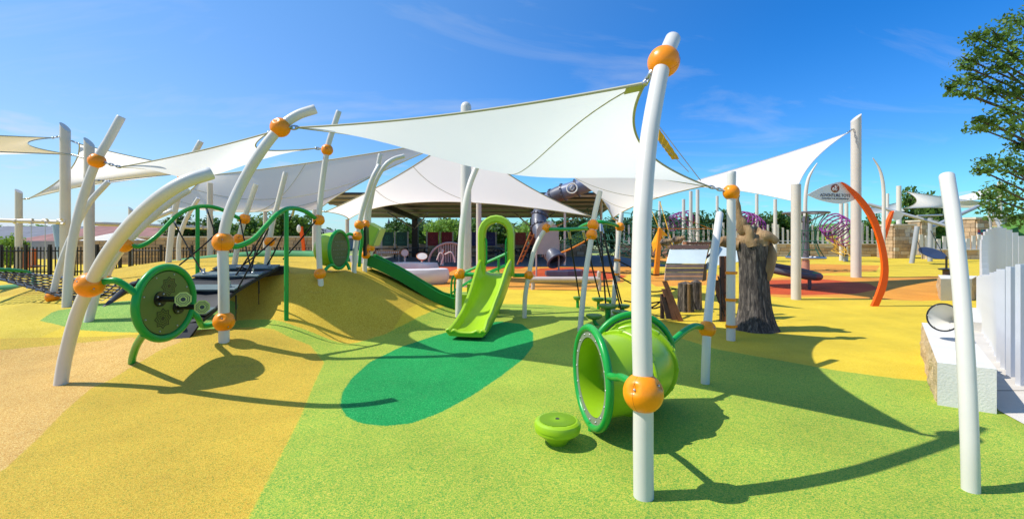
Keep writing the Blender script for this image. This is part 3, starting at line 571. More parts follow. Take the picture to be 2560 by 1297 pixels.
# ------------------------------------------------------------------ spinner panel between two posts
def spinner():
    c = Vector((-4.06, 5.40, 0.87)); nx = Vector((0.995, -0.06, 0)).normalized(); ty = Vector((0.06, 0.995, 0)).normalized()
    t = thing('spinner_panel', 'round olive play panel in a green hoop with star patterns and black knobs', 'play panel', (c.x, c.y, 0.26))
    m = M(); m.torus(c, nx, 0.415, 0.042, 64, 16); done(m, 'hoop', GREEN, t)
    m = M(); m.lathe([(0.0, -0.011), (0.364, -0.011), (0.364, 0.011), (0.0, 0.011)], c, nx, 56); p = done(m, 'panel', PANEL, t, angle=20)
    m = M(); m.torus(c, nx, 0.370, 0.007, 60, 6); done(m, 'gasket', BLACKP, p)
    m = M()
    for j in range(8):
        an = 2*math.pi*(j+0.4)/8; q = c+(Zu*math.cos(an)+ty*math.sin(an))*0.335; m.ball(q+nx*0.012, 0.011, 8, 5)
    done(m, 'bolt', STEEL, p)
    def star(cc, R, rr, pts, off, par, mt_, rings):
        m = M()
        for (s0, s1) in rings:
            vs = []; nn = pts*2
            for s in (s0, s1):
                for j in range(nn):
                    an = math.pi*j/pts; rad = (R if j % 2 == 0 else rr)*s; vs.append(cc+(Zu*math.cos(an)+ty*math.sin(an))*rad+nx*off)
            m.add(vs, [(j, (j+1) % nn, nn+(j+1) % nn, nn+j) for j in range(nn)])
        return done(m, 'star_pattern', mt_, par, smooth=False)
    RG = [(1.0, 0.86), (0.72, 0.60), (0.46, 0.36), (0.24, 0.01)]
    star(c+Zu*0.19+ty*0.03, 0.118, 0.088, 8, 0.013, p, BLACKP, RG); star(c-Zu*0.175-ty*0.06, 0.124, 0.092, 8, 0.013, p, BLACKP, RG)
    for (dz, dy, ln, sp_) in ((0.055, -0.10, 0.28, 0.2), (-0.075, 0.17, 0.30, 0.6)):
        q = c+Zu*dz+ty*dy; k = thing_part = M(); k.lathe([(0.0, 0.0), (0.088, 0.0), (0.085, 0.018), (0.0, 0.018)], q+nx*0.011, nx, 28); hub = done(k, 'knob_base', BLACKP, t, angle=20)
        m = M()
        for j in range(4):
            an = j*math.pi/2+0.5; m.ball(q+nx*0.03+(Zu*math.cos(an)+ty*math.sin(an))*0.06, 0.012, 8, 5)
        done(m, 'bolt', STEEL, hub)
        m = M(); m.tube([q+nx*0.02, q+nx*ln], 0.033, 16); done(m, 'knob_rod', BLACKP, t)
        e = q+nx*(ln+0.012); tilt = (nx*0.55+Vector((0, -0.83, 0.08))).normalized(); u = tilt.cross(Zu).normalized(); w = u.cross(tilt)
        m = M(); m.prism([e+(u*math.cos(j*math.pi/4+0.4)+w*math.sin(j*math.pi/4+0.4))*0.086 for j in range(8)], tilt*0.03); kn = done(m, 'knob', LIME2, t, smooth=False)
        m = M()
        for s0, s1 in ((0.80, 0.72), (0.58, 0.50), (0.30, 0.02)):
            vs = []
            for s in (s0, s1):
                for j in range(16): vs.append(e+tilt*0.0315+(u*math.cos(j*math.pi/8)+w*math.sin(j*math.pi/8))*0.086*s*(1 if j % 2 else 0.88))
            m.add(vs, [(j, (j+1) % 16, 16+(j+1) % 16, 16+j) for j in range(16)])
        done(m, 'star_pattern', BLACKP, kn, smooth=False)
    a = c-ty*0.40+Zu*0.15; b = V(252, 706, 4.95)
    m = M(); m.tube(spline([a, a+Vector((-0.07, -0.02, 0.07)), b+Vector((0.16, 0.0, 0.02)), b], 8), 0.036, 14); done(m, 'arm', GREEN, t)
    a = c+ty*0.39-Zu*0.14; b = V(548, 807, 6.10)
    m = M(); m.tube(spline([a, a+Vector((0.05, 0.06, -0.13)), b+Vector((-0.16, -0.08, -0.02)), b], 8), 0.036, 14); done(m, 'arm', GREEN, t)
    a = c-ty*0.30-Zu*0.30; b = G(329, 903); b.z -= 0.05
    m = M(); m.tube(spline([a, a.lerp(b, 0.4)+Vector((-0.02, 0, 0.03)), a.lerp(b, 0.75)+Vector((-0.02, 0, 0.02)), b], 8), 0.040, 14); done(m, 'leg', GREEN, t)
spinner()
# ------------------------------------------------------------------ lime slide
def lime_slide():
    t = thing('toddler_slide', 'lime green toddler slide with an arched hood', 'slide', (-0.5, 8.4, 0))
    cl = spline([V(1241, 683, 9.5), V(1240, 684, 9.3), V(1239, 690, 9.08), V(1232, 716, 8.82), V(1217, 757, 8.40), V(1197, 798, 7.97), V(1179, 825, 7.58), V(1164, 838, 7.26)], 6)
    n = len(cl); rows = []
    for i, p in enumerate(cl):
        d = (cl[min(i+1, n-1)]-cl[max(i-1, 0)]).normalized(); lat = d.cross(Zu).normalized(); up = lat.cross(d).normalized()
        if up.z < 0: up = -up
        q = i/(n-1); h = 0.17+0.20*math.exp(-((q-0.38)/0.28)**2); h *= (1-0.72*max(0, (q-0.82)/0.18)**1.5); w = 0.345-0.055*min(1, q*1.5)+0.03*max(0, (q-0.85)/0.15); w2 = w-0.06; p = p+Zu*(0.035*max(0, (q-0.85)/0.15)**2)
        lip = -0.02*0
        prof = [(-w+0.05, -0.055), (-w+0.005, -0.01), (-w-0.01, h*0.55), (-w, h-0.02), (-w+0.015, h), (-w+0.045, h), (-w+0.065, h-0.02), (-w2+0.004, h*0.55), (-w2+0.03, h*0.26), (-w2+0.075, 0.04), (-w2+0.14, 0.008), (0, 0.0)]
        prof = prof+[(-a, b) for a, b in reversed(prof[:-1])]+[(0.12, -0.06), (-0.12, -0.06)]
        rows.append([p-lat*a+up*b for a, b in prof])
    m = M(); m.grid(rows, True); k = len(rows[0]); o = len(m.v)
    m.add(rows[-1], [tuple(range(k))]); m.add(rows[0], [tuple(reversed(range(k)))]); done(m, 'chute', LIME, t, angle=50)
    # rolled lip at the exit
    m = M(); r = rows[-1]; m.tube(spline([r[i] for i in (3, 5, 6, 7, 8, 9, 10, 11, 12, 13, 14, 15, 16, 17, 19)], 3), 0.026, 10); done(m, 'exit_lip', LIME, t)
    # hood: thick arch over the top
    yc = 9.17; k = 28; rows = []
    def arch(s, ox):
        # s from 0..1 round the arch; ox outward offset
        L, Rr, base, top = -0.29, 0.29, 0.86, 1.70; straight = top-base; arc = math.pi*0.29; tot = 2*straight+arc; q = s*tot
        if q < straight: return Vector((L-ox, 0, base+q)), Vector((-1, 0, 0))
        if q < straight+arc:
            a = math.pi-(q-straight)/0.29; return Vector((math.cos(a)*(0.29+ox), 0, top+math.sin(a)*(0.29+ox))), Vector((math.cos(a), 0, math.sin(a)))
        return Vector((Rr+ox, 0, top-(q-straight-arc))), Vector((1, 0, 0))
    ctr = Vector((-0.312, 0, 0))
    for i in range(k+1):
        s = i/k; dep = 0.17+0.03*math.cos(math.pi*(s-0.5))
        rows.append([arch(s, ox)[0]+ctr+Vector((0, yc+dy*dep, 0)) for ox, dy in ((-0.075, -0.75), (-0.078, 0.9), (-0.05, 1.0), (0.05, 1.0), (0.072, 0.8), (0.072, -0.7), (0.045, -1.0), (-0.045, -1.0))])
    m = M(); m.grid(rows, True); done(m, 'hood', LIME, t, angle=50)
    # grab handles inside the hood
    for sx in (-1, 1):
        x = -0.312+sx*0.245; y = 9.02; m = M(); m.tube(spline([(x, y+0.05, 1.62), (x-sx*0.05, y, 1.56), (x-sx*0.055, y, 1.3), (x-sx*0.05, y, 1.12), (x, y+0.05, 1.06)], 5), 0.018, 8); done(m, 'grab_handle', GREEN, t)
    for (a, b) in ((V(1160, 686, 9.42), V(1196, 686, 9.36)), (V(1283, 688, 9.36), V(1316, 688, 9.34))):
        m = M(); m.tube([a, b], 0.042, 14); done(m, 'support_bar', GREEN, t)
lime_slide()
# stair unit behind the slide
t = thing('toddler_stairs', 'lime steps with green handrails climbing behind the lime slide', 'stairs', (-0.9, 10.3, 0))
for i in range(4):
    q = i/3; c = V(1135, 775, 10.35).lerp(V(1225, 690, 10.0), q); h = 0.14+0.24*i; m = M(); c.z = h/2; m.box(c, 0.42, 0.55, h); done(m, 'step', LIME, t, smooth=False)
for dy in (0.0, 0.62):
    m = M(); a = V(1128, 748, 10.25)+Vector((0, dy, 0)); b = V(1132, 694, 10.25)+Vector((0, dy, 0)); c = V(1165, 680, 10.2)+Vector((0, dy, 0)); d = V(1268, 634, 9.9)+Vector((0, dy, 0))
    m.tube(spline([Vector((a.x, a.y, 0.05)), a, b, c, d], 6), 0.022, 10); done(m, 'handrail', GREEN, t)
    m = M(); m.tube([a.lerp(b, 0.30), V(1185, 698, 10.1)+Vector((0, dy, 0)), V(1268, 664, 9.9)+Vector((0, dy, 0))], 0.018, 8); done(m, 'lower_rail', GREEN, t)
    m = M(); e = V(1246, 645, 9.95)+Vector((0, dy, 0)); m.tube([e, e-Zu*0.30], 0.018, 8); done(m, 'baluster', GREEN, t)
# ------------------------------------------------------------------ dark green bank slide
def bank_slide():
    pts = spline([V(922, 652, 10.0), V(938, 655, 10.0), V(1000, 686, 10.1), V(1060, 722, 10.2), V(1095, 742, 10.25), V(1122, 752, 10.3), V(1147, 756, 10.3)], 5)
    t = thing('bank_slide', 'dark green straight slide running down the right flank of the mound', 'slide', (pts[len(pts)//2].x, pts[len(pts)//2].y, 0.3))
    rows = []; n = len(pts)
    for i, p in enumerate(pts):
        d = (pts[min(i+1, n-1)]-pts[max(i-1, 0)]).normalized(); lat = Vector((d.y, -d.x, 0)).normalized(); up = lat.cross(d).normalized(); up = up if up.z > 0 else -up; w = 0.30
        prof = [(-w, -0.10), (-w, 0.12), (-w+0.03, 0.135), (-w+0.06, 0.12), (-w+0.075, -0.02), (w-0.075, -0.02), (w-0.06, 0.12), (w-0.03, 0.135), (w, 0.12), (w, -0.10)]
        rows.append([p+lat*a+up*b for a, b in prof])
    m = M(); m.grid(rows, True); k = len(rows[0]); m.add(rows[-1], [tuple(range(k))]); m.add(rows[0], [tuple(range(k))]); done(m, 'chute', DGREEN, t, angle=30)
    m = M(); p = pts[0]
    for s in (-0.3, 0.3): m.tube([pts[-3]+Vector((0, s*0.8, -0.1)), pts[-3]+Vector((0, s*0.8, -0.5))], 0.03, 8)
    done(m, 'support_leg', BLACKP, t)
bank_slide()
# ------------------------------------------------------------------ rope bridge to the mound
def bridge():
    t = thing('rope_bridge', 'black belt bridge with grey planks and green wave rails climbing onto the mound', 'bridge', (-4.8, 7.4, 0.2))
    zs = [(6.25, 0.47), (6.6, 0.60), (7.1, 0.80), (7.74, 0.95), (8.25, 1.04), (8.62, 1.05)]
    dz = spline([Vector((0, y, z)) for y, z in zs], 5); xl, xr, xm = -5.30, -4.24, -4.77
    rows = []
    def lf(y): return float(np.interp(y, [6.25, 7.5], [-4.72, xl]))
    for p in dz: rows.append([Vector((lf(p.y), p.y, p.z+0.02)), Vector((lf(p.y)+0.02, p.y, p.z+0.03)), Vector(((lf(p.y)+xr)/2, p.y, p.z-0.01)), Vector((xr-0.02, p.y, p.z+0.03)), Vector((xr, p.y, p.z+0.02)), Vector((xr, p.y, p.z-0.03)), Vector((xm, p.y, p.z-0.05)) if False else Vector(((lf(p.y)+xr)/2, p.y, p.z-0.05)), Vector((lf(p.y), p.y, p.z-0.03))])
    m = M(); m.grid(rows, True); done(m, 'belt_deck', BLACK, t, angle=30)
    m = M(); m.bar((xl-0.03, 8.52, 1.0), (xr+0.06, 8.52, 1.0), 0.22, 0.19); done(m, 'landing_block', BLACK, t, smooth=False)
    m = M(); m.prism([(-4.72, 6.25, 0.47), (-4.68, 6.12, 0.25), (xr-0.1, 6.12, 0.24), (xr, 6.25, 0.47)], (0, 0.05, 0)); done(m, 'end_flap', BLACK, t, smooth=False)
    for y in (6.45, 7.1, 7.74, 8.27):
        z = np.interp(y, [a for a, b in zs], [b for a, b in zs]); m = M(); sl = 0.24
        d = Vector((0, 1, 0.24)).normalized(); u = Vector((1, 0, 0)); m.box(((lf(y)+xr)/2, y, z+0.055), xr-lf(y)+0.03, 0.23, 0.022, (u, d, u.cross(d))); pl = done(m, 'plank', PLATE, t, smooth=False)
        m = M()
        for x in (lf(y)+0.12, xr-0.12): m.ball((x, y, z+0.075), 0.03, 8, 5); m.tube([(x, y, z+0.06), (x, y, z+0.16)], 0.018, 6)
        done(m, 'rope_socket', STEEL, pl)
    def rail(pts): m = M(); m.tube(spline(pts, 8), 0.036, 14); done(m, 'wave_rail', GREEN, t)
    W1 = [V(322, 611, 7.48), V(352, 615, 7.6), V(392, 590, 7.8), V(440, 541, 8.05), V(480, 520, 8.3), V(522, 516, 8.5), V(562, 527, 8.75), V(590, 542, 8.95), V(605, 548, 9.08)]
    W2 = [V(572, 610, 6.15), V(592, 616, 6.25), V(632, 599, 6.5), V(662, 568, 6.75), V(690, 538, 7.0), V(715, 523, 7.25), V(738, 521, 7.5), V(766, 530, 7.75), V(790, 547, 8.0)]
    rail(W1); rail(W2)
    for (px, py, Z, r) in ((494, 519, 8.37, 0.034), (716, 523, 7.26, 0.034)):
        a = V(px, py, Z); m = M(); b = Vector((a.x, a.y, hz(a.x, a.y)-0.1)); m.tube([b, a], r, 14); done(m, 'support_pole', GREEN, t)
    def rp(a, b, r=0.013):
        m = M(); m.tube(spline([a, a.lerp(b, 0.5)-Zu*0.02, b], 4), r, 6); done(m, 'net_rope', ROPE, t)
    rp(V(434, 553, 8.03), V(512, 690, 7.75)); rp(V(448, 663, 7.9), V(556, 570, 8.6)); rp(V(517, 521, 8.5), V(548, 608, 8.3)); rp(V(600, 548, 9.0), V(612, 605, 8.8))
    rp(V(612, 605, 8.8), V(632, 688, 7.74)); rp(V(671, 562, 6.85), V(588, 690, 7.7)); rp(V(735, 523, 7.5), V(700, 600, 7.9)); rp(V(700, 600, 7.9), V(668, 662, 8.25)); rp(V(789, 552, 7.95), V(708, 648, 8.5))
    rp(V(600, 668, 8.1), V(690, 595, 8.0)); rp(V(640, 618, 8.0), V(625, 690, 7.74)); rp(V(671, 572, 6.9), V(594, 722, 7.1))
    m = M()
    for (a, b) in (((433, 550, 8.03), (440, 567, 8.02)), ((516, 520, 8.5), (520, 535, 8.48)), ((735, 522, 7.5), (731, 540, 7.55)), ((671, 560, 6.85), (666, 574, 6.9)), ((502, 672, 7.8), (512, 690, 7.75))): m.tube([V(*a), V(*b)], 0.02, 8)
    m.torus(V(602, 669, 8.1), (0, 0.3, 1), 0.06, 0.02, 20, 8)
    done(m, 'rope_ferrule', STEEL, t)
    for x, y, z in ((-4.26, 7.1, 0.76), (-4.26, 7.74, 0.92), (-4.2, 8.42, 0.95), (-5.25, 7.1, 0.76)):
        m = M(); m.tube([(x, y, z-0.02), (x, y, z-0.24)], 0.014, 6); link_chain(m, (x, y, z-0.24), (x, y, max(hz(x, y), z-0.40)), 0.013); done(m, 'anchor_chain', BLACKP, t)
    for a, b in (((-4.45, 6.2, 0.46), (-4.45, 6.2, 0.2)), ((-4.68, 6.2, 0.46), (-4.68, 6.2, 0.2)), ((-4.66, 6.2, 0.22), (-4.47, 6.2, 0.42)), ((-4.22, 6.75, 0.6), (-4.22, 6.75, 0.15))):
        m = M(); m.tube([a, b], 0.018, 8); done(m, 'foot_frame', BLACKP, t)
bridge()
# ------------------------------------------------------------------ sloping net climber at the left edge
def net():
    a, b, c, d = V(72, 683, 10.2), V(330, 712, 8.9), V(262, 772, 7.9), V(-110, 668, 8.6)
    t = thing('net_climber', 'black sloping rope net with grey ferrules on a green frame at the left edge', 'climbing net', ((a.x+c.x)/2, (a.y+c.y)/2, 0))
    def S(u, v): return a.lerp(b, u).lerp(d.lerp(c, u), v)-Zu*(0.10*math.sin(math.pi*u)*math.sin(math.pi*v))
    m = M(); nu, nv = 16, 8
    for i in range(nu+1): m.tube([S(i/nu, j/10) for j in range(11)], 0.013, 5)
    for j in range(nv+1): m.tube([S(i/16, j/nv) for i in range(17)], 0.013, 5)
    done(m, 'rope_mesh', ROPE, t, kind='stuff')
    m = M()
    for i in range(nu+1):
        for v in (0.0, 1.0):
            p = S(i/nu, v); q = S(i/nu, abs(v-0.07)); m.tube([p, q], 0.024, 6)
    for j in range(1, nv, 1):
        for i in range(1, nu, 1): m.ball(S(i/nu, j/nv), 0.021, 6, 4)
    done(m, 'ferrule', STEEL, t, kind='stuff')
    m = M(); m.tube(spline([d+Vector((-1.5, 0.2, 0.0)), d+Vector((0, 0, -0.02)), d.lerp(a, 0.5)+Vector((0, 0, 0.02)), a, a+Vector((0.25, -0.1, -0.35)), a+Vector((0.3, -0.1, -0.8))], 6), 0.045, 10); done(m, 'frame_tube', GREEN, t)
    m = M(); m.tube(spline([c+Vector((-0.12, 0, -0.12)), c, c.lerp(b, 0.5)+Zu*0.03, b, V(345, 708, 8.8), V(352, 700, 8.8)], 5), 0.055, 12); done(m, 'padded_edge', BLACK, t)
net()
# ------------------------------------------------------------------ round panels on the mound crest
t = thing('bubble_panel', 'round dark green perforated panel with a lime bubble behind it on the mound', 'play panel', V(848, 678, 8.8))
c = V(848, 624, 8.8); nx = Vector((0.99, -0.14, 0)).normalized()
c2 = c; m = M(); m.torus(c2, nx, 0.355, 0.034, 48, 12); done(m, 'hoop', GREEN, t)
m = M(); m.lathe([(0, -0.012), (0.315, -0.012), (0.315, 0.012), (0, 0.012)], c2, nx, 44); p = done(m, 'panel', mat('dark_perforated_panel', (0.065, 0.10, 0.028, 1), 0.5), t, angle=20)
m = M(); ty = Vector((-nx.y, nx.x, 0))
for i in range(-3, 4):
    for j in range(-3, 4):
        if i*i+j*j <= 9 and (i % 2 or j % 2 == 0): m.ball(c2+nx*0.012+ty*(i*0.075)+Zu*(j*0.075), 0.009, 6, 4)
done(m, 'bolt', STEEL, p)
m = M(); m.lathe([(0.33, -0.02), (0.33, -0.18), (0.30, -0.32), (0.22, -0.40), (0.0, -0.43)], c2, nx, 36); done(m, 'bubble', LIME, t, angle=40)
for a, b in (((835, 664, 8.55), (806, 682, 8.1)), ((862, 592, 9.05), (890, 590, 9.18)), ((864, 660, 9.0), (874, 674, 9.0))):
    a = V(*a); b = V(*b); m = M(); m.tube(spline([a, a.lerp(b, 0.4)+Zu*0.05, b], 6), 0.03, 12); done(m, 'arm', GREEN, t)
t = thing('window_panel', 'green pole panel with a lime angular window box at the slide top', 'play panel', V(902, 667, 9.35))
m = M(); m.tube(spline([V(898, 667, 9.35), V(901, 630, 9.35), V(905, 600, 9.35), V(904, 570, 9.35)], 5), 0.034, 12); done(m, 'pole', GREEN, t)
m = M(); m.prism([V(910, 566, 9.45), V(906, 600, 9.45), V(908, 640, 9.45), V(914, 640, 9.45), V(915, 600, 9.45), V(914, 566, 9.45)], (0, 0.3, 0)); done(m, 'frame', BLACKP, t, smooth=False)
m = M(); A = [V(916, 556, 9.6), V(947, 572, 9.9), V(930, 612, 9.7), V(916, 615, 9.6)]; m.prism(A, (0.05, 0.35, 0)); done(m, 'window_box', LIME, t, smooth=False)
m = M(); m.prism([V(947, 572, 9.9), V(951, 572, 9.9), V(934, 614, 9.7), V(928, 616, 9.7)], (0.02, 0.38, 0)); done(m, 'window_rim', LIME2, t, smooth=False)
# ------------------------------------------------------------------ stepping pods with hanging ropes
def pods():
    spec = [('farthest small green stepping pod left of the leaning post', 1444, 742, 10.6, 0.10, 0), ('green stepping pod at the back left under a hanging rope', 1496, 745, 10.4, 0.15, 0), ('green stepping pod at the back right touching its neighbour', 1526, 746, 10.2, 0.16, 0),
            ('tall central green stepping pod on a thick stem', 1520, 762, 8.6, 0.18, 0), ('green stepping pod at the right end of the cluster', 1557, 762, 9.6, 0.145, 0), ('green stepping pod on a curved stem at the left front', 1485, 787, 8.1, 0.142, 1),
            ('upper of two green pods just behind the tunnel hoop', 1552, 778, 9.0, 0.17, 0), ('lower of two green pods just behind the tunnel hoop', 1547, 790, 8.4, 0.16, 0), ('lowest shaded green stepping pod at the cluster front', 1508, 817, 7.75, 0.135, 0)]
    PG = mat('mid_green_pod_plastic', (0.115, 0.265, 0.03, 1), 0.4, var=0.06)
    for lab, px, py, Z, r, bend in spec:
        c = V(px, py, Z); t = thing('stepping_pod', lab, 'stepping pod', (c.x, c.y, 0), 'stepping pods under the rope ring')
        m = M(); m.lathe([(0.0, -0.085), (r*0.35, -0.08), (r*0.75, -0.06), (r*0.98, -0.035), (r, -0.01), (r*0.97, 0.005), (0, 0.01)], c, n=28); done(m, 'disc', PG, t)
        m = M()
        if bend: m.tube(spline([c-Zu*0.05, c+Vector((0.02, 0, -0.14)), c+Vector((0.12, 0, -0.22)), c+Vector((0.26, 0, -0.24))], 5), 0.035, 10)
        else: m.tube([c-Zu*0.05, Vector((c.x, c.y, -0.05))], 0.055 if r > 0.17 else 0.035, 12)
        done(m, 'stem', GREEN, t)
    t = thing('rope_ring', 'green overhead ring with black ropes hanging down to the stepping pods', 'rope climber', (1.5, 8.9, 0))
    m = M(); m.tube([V(1374, 573, 9.45), V(1425, 573, 9.0), V(1474, 571, 8.15)], 0.035, 12); done(m, 'bar', GREEN, t)
    m = M(); m.tube(spline([V(1445, 572, 9.9), V(1460, 563, 9.6), V(1482, 556, 9.2), V(1505, 555, 9.1), V(1530, 560, 9.3), V(1545, 565, 9.5)], 6), 0.035, 12); done(m, 'bar', GREEN, t)
    for a, b in (((1422, 577, 9.0), (1448, 740, 10.55)), ((1458, 577, 8.6), (1499, 742, 10.4)), ((1487, 575, 9.1), (1525, 742, 10.2)), ((1501, 560, 9.05), (1514, 758, 8.6)), ((1502, 560, 9.05), (1554, 758, 9.6)), ((1503, 562, 9.05), (1552, 774, 9.0))):
        m = M(); a = V(*a); b = V(*b); m.tube([a, b], 0.016, 6); r_ = done(m, 'rope', ROPE, t)
        m = M(); m.tube([a, a.lerp(b, 0.10)], 0.026, 8); done(m, 'ferrule', STEEL, r_)
pods()
t = thing('rope_link', 'slack black ropes strung from the banded post to the wooden playhouse', 'rope', V(1541, 700, 9.5))
for a, b, dz_ in (((1545, 652, 9.5), (1690, 682, 10.4), 0.15), ((1545, 690, 9.5), (1690, 722, 10.2), 0.18), ((1560, 752, 9.3), (1665, 752, 9.6), 0.05), ((1600, 770, 9.3), (1662, 745, 9.6), 0.08), ((1600, 755, 9.3), (1662, 762, 9.6), 0.1)):
    a = V(*a); b = V(*b); m = M(); m.tube(spline([a, a.lerp(b, 0.5)-Zu*dz_, b], 6), 0.015, 6); done(m, 'rope', ROPE, t)
# ------------------------------------------------------------------ large shade structure: poles and sails
def pole(label, px, Z, ytop, d, slant=0.0, base_y=None, dome=False, material=None, group='cream shade poles', name='shade_pole', lean=0.0, z0=None):
    x = (px-CX)/F*Z; zt = EH+(HY-ytop)/F*Z; zb = hz(x, Z)-0.1 if z0 is None else z0; m = M(); n = 28; rows = []
    zs = [zb, zt]
    if dome: prof = [(d/2, zb)]+[(d/2*math.cos(a), zt-d/2+d/2*math.sin(a)) for a in (0, 0.4, 0.8, 1.2, 1.5)]
    else: prof = None
    if prof:
        m.lathe([(r, z) for r, z in prof], (x, Z, 0), n=n)
    else:
        lo = [Vector((x+d/2*math.cos(2*math.pi*j/n), Z+d/2*math.sin(2*math.pi*j/n), zb)) for j in range(n)]
        hi = [Vector((x+lean+d/2*math.cos(2*math.pi*j/n), Z+d/2*math.sin(2*math.pi*j/n), zt+slant*math.cos(2*math.pi*j/n))) for j in range(n)]
        m.grid([lo, hi], True); m.add(hi, [tuple(range(n))])
    return done(m, name, material or CREAM, label=label, cat='pole', group=group)
pole('cream shade pole with a slanted top, tallest at the far left', 163, 17.5, 318, 0.32, -0.18)
pole('cream shade pole with a slanted top just right of the tallest left one', 223, 16.2, 356, 0.30, -0.17)
pole('short cream pole nearest the left edge with a sail corner tied to it', 47, 19.0, 478, 0.235, -0.09)
pole('short cream pole top peeking out behind the left arches', 327, 24.0, 522, 0.22, -0.10)
pole('cream pole left of the big arched post holding up the wide beige sail', 525, 20.0, 458, 0.22)
pole('slim cream pole under the middle of the wide beige sail', 663, 24.0, 503, 0.19)
pole('cream pole half hidden behind the mound crest post', 787, 18.0, 524, 0.19)
pole('cream pole holding the left low corner of the tent sail', 868, 24.0, 548, 0.19)
pole('tall thick cream pole with a domed top behind the slide', 1165, 15.0, 255, 0.345, dome=True, material=WHITE)
pole('slim cream pole right of the thick domed pole', 1197, 22.0, 499, 0.25)
pole('cream pole beside the thin post above the stepping pods', 1545, 17.0, 546, 0.16)
pole('cream pole with a flat top right of the carved trunk', 1990, 12.0, 461, 0.235, dome=False)
pole('tallest cream pole at right with a slanted top', 2140, 18.4, 295, 0.36, 0.16)
for lab, px, Z, yt, d in (('left of two slim cream poles behind the sign', 2103, 31, 505, 0.24), ('right of two slim cream poles behind the sign', 2116, 33, 508, 0.24), ('slim white pole leftmost behind the playhouse', 1649, 36, 503, 0.2), ('slim white pole second from left behind the playhouse', 1709, 32, 498, 0.22), ('slim white pole third from left behind the playhouse', 1727, 30, 478, 0.22),
                          ('slim white pole fourth from left behind the playhouse', 1744, 34, 474, 0.26), ('slim white pole just left of the banded post', 1793, 34, 490, 0.2), ('slim white pole just right of the banded post', 1840, 30, 500, 0.22), ('slim white pole above the carved trunk', 1892, 33, 486, 0.22), ('slim white pole left of the flat topped cream pole', 1938, 31, 498, 0.22), ('slim cream pole right of the dark tube slide', 1412, 25, 530, 0.13), ('slim grey pole in front of the green net', 1503, 28, 500, 0.16)):
    pole(lab, px, Z, yt, d, group='slim distant poles', material=WHITE)
for k, (lab, pts) in enumerate((('curved white pole bending right over the cone net', [(2013, 640, 22), (2013, 560, 22), (2014, 490, 22), (2020, 450, 22), (2030, 428, 22), (2043, 408, 22)]), ('curved white pole bending left beside the tallest right pole', [(2208, 640, 24), (2209, 560, 24), (2209, 480, 24), (2204, 440, 24), (2195, 415, 24), (2182, 395, 24)]))):
    P = [V(*p) for p in pts]; P[0].z = -0.1; m = M(); path = spline(P, 6); n = len(path); m.tube(path, [0.085*(1-0.8*max(0, (i/n-0.45)/0.55)**1.3) for i in range(n)], 16); done(m, 'curved_pole', WHITE, label=lab, cat='pole', group='curved white poles')
sail('wide beige sail spreading behind the left arches up to the domed pole', [V(505, 440, 20), V(1142, 348, 15), V(792, 527, 18), V(388, 528, 25)], [0.10, 0.10, 0.22, 0.12], SAIL2, 0.9, seams=[(0.0, 0.33, 1, 0.33), (0.0, 0.66, 1, 0.66), (0.5, 0, 0.5, 1)], hem=0.022, anchors=[None, V(1160, 343, 15), V(787, 528, 18), None])
sail('beige tent sail in front of the pavilion roof with its peak at the domed pole', [V(1150, 335, 15.1), V(1478, 541, 17), V(872, 548, 22), V(815, 529, 19)], [0.10, 0.85, 0.05, 0.12], SAIL2, 0.1, seams=[(0, 0.33, 1, 0.33), (0, 0.62, 1, 0.62)], hem=0.022, anchors=[V(1162, 333, 15.05), None, V(868, 549, 24), V(800, 528, 19)])
_a, _b, _c = V(1330, 392, 12.6), V(1768, 464, 10.4), V(1532, 546, 15)
sail('beige triangular sail seen under the large cream sail', [_a, _b, _c, _c.lerp(_a, 0.5)+Vector((0.5, 0, 0.15))], [0.04, 0.16, 0.12, 0.12], SAIL2, 0.25, seams=[(0, 0.35, 1, 0.35), (0, 0.7, 1, 0.7)], hem=0.018, anchors=[None, None, V(1545, 552, 17), None])
_a, _b, _c = V(1690, 466, 15.5), V(2118, 333, 18.2), V(1990, 504, 12.3)
sail('bright white sail rising to the tallest right pole', [_a, _b, _c, _c.lerp(_a, 0.5)+Vector((0, 0, 0.12))], [0.10, 0.26, 0.04, 0.04], SAILW, 0.15, hem=0.016, hemm=WHITE, anchors=[None, V(2133, 322, 18.3), V(1990, 506, 12.0), None])
sail('pale sail behind the two slanted poles at left', [V(72, 496, 19), V(198, 360, 17.3), V(540, 428, 24), V(272, 453, 16.4)], [0.22, 0.10, 0.10, 0.12], SAIL2, 0.2, hem=0.02, anchors=[V(58, 498, 19), V(178, 352, 17.5), None, V(240, 451, 16.3)])
sail('pale sail entering the frame at the far left edge', [V(-330, 320, 12), V(132, 345, 17.2), V(180, 387, 16.3), V(-300, 372, 10)], [0.10, 0.5, 0.05, 0.05], SAIL2, 0.3, hem=0.02, anchors=[None, V(150, 341, 17.4), V(208, 395, 16.2), None])
sail('small pale sail far away above the stone pillars at right', [V(2262, 478, 36), V(2480, 508, 40), V(2440, 520, 36), V(2258, 522, 38)], [0.08, 0.2, 0.15, 0.3], SAIL2, 0.3, hem=0.02)
sail('small white sail far away beside the right tree', [V(2330, 505, 42), V(2478, 470, 40), V(2500, 496, 38), V(2360, 508, 38)], [0.15, 0.2, 0.1, 0.2], SAILW, 0.2, hem=0.02)
sail('small white sail low behind the orange sculpture', [V(2150, 520, 40), V(2250, 505, 44), V(2262, 528, 42), V(2180, 535, 40)], [0.25, 0.1, 0.1, 0.1], SAILW, 0.2, hem=0.02)
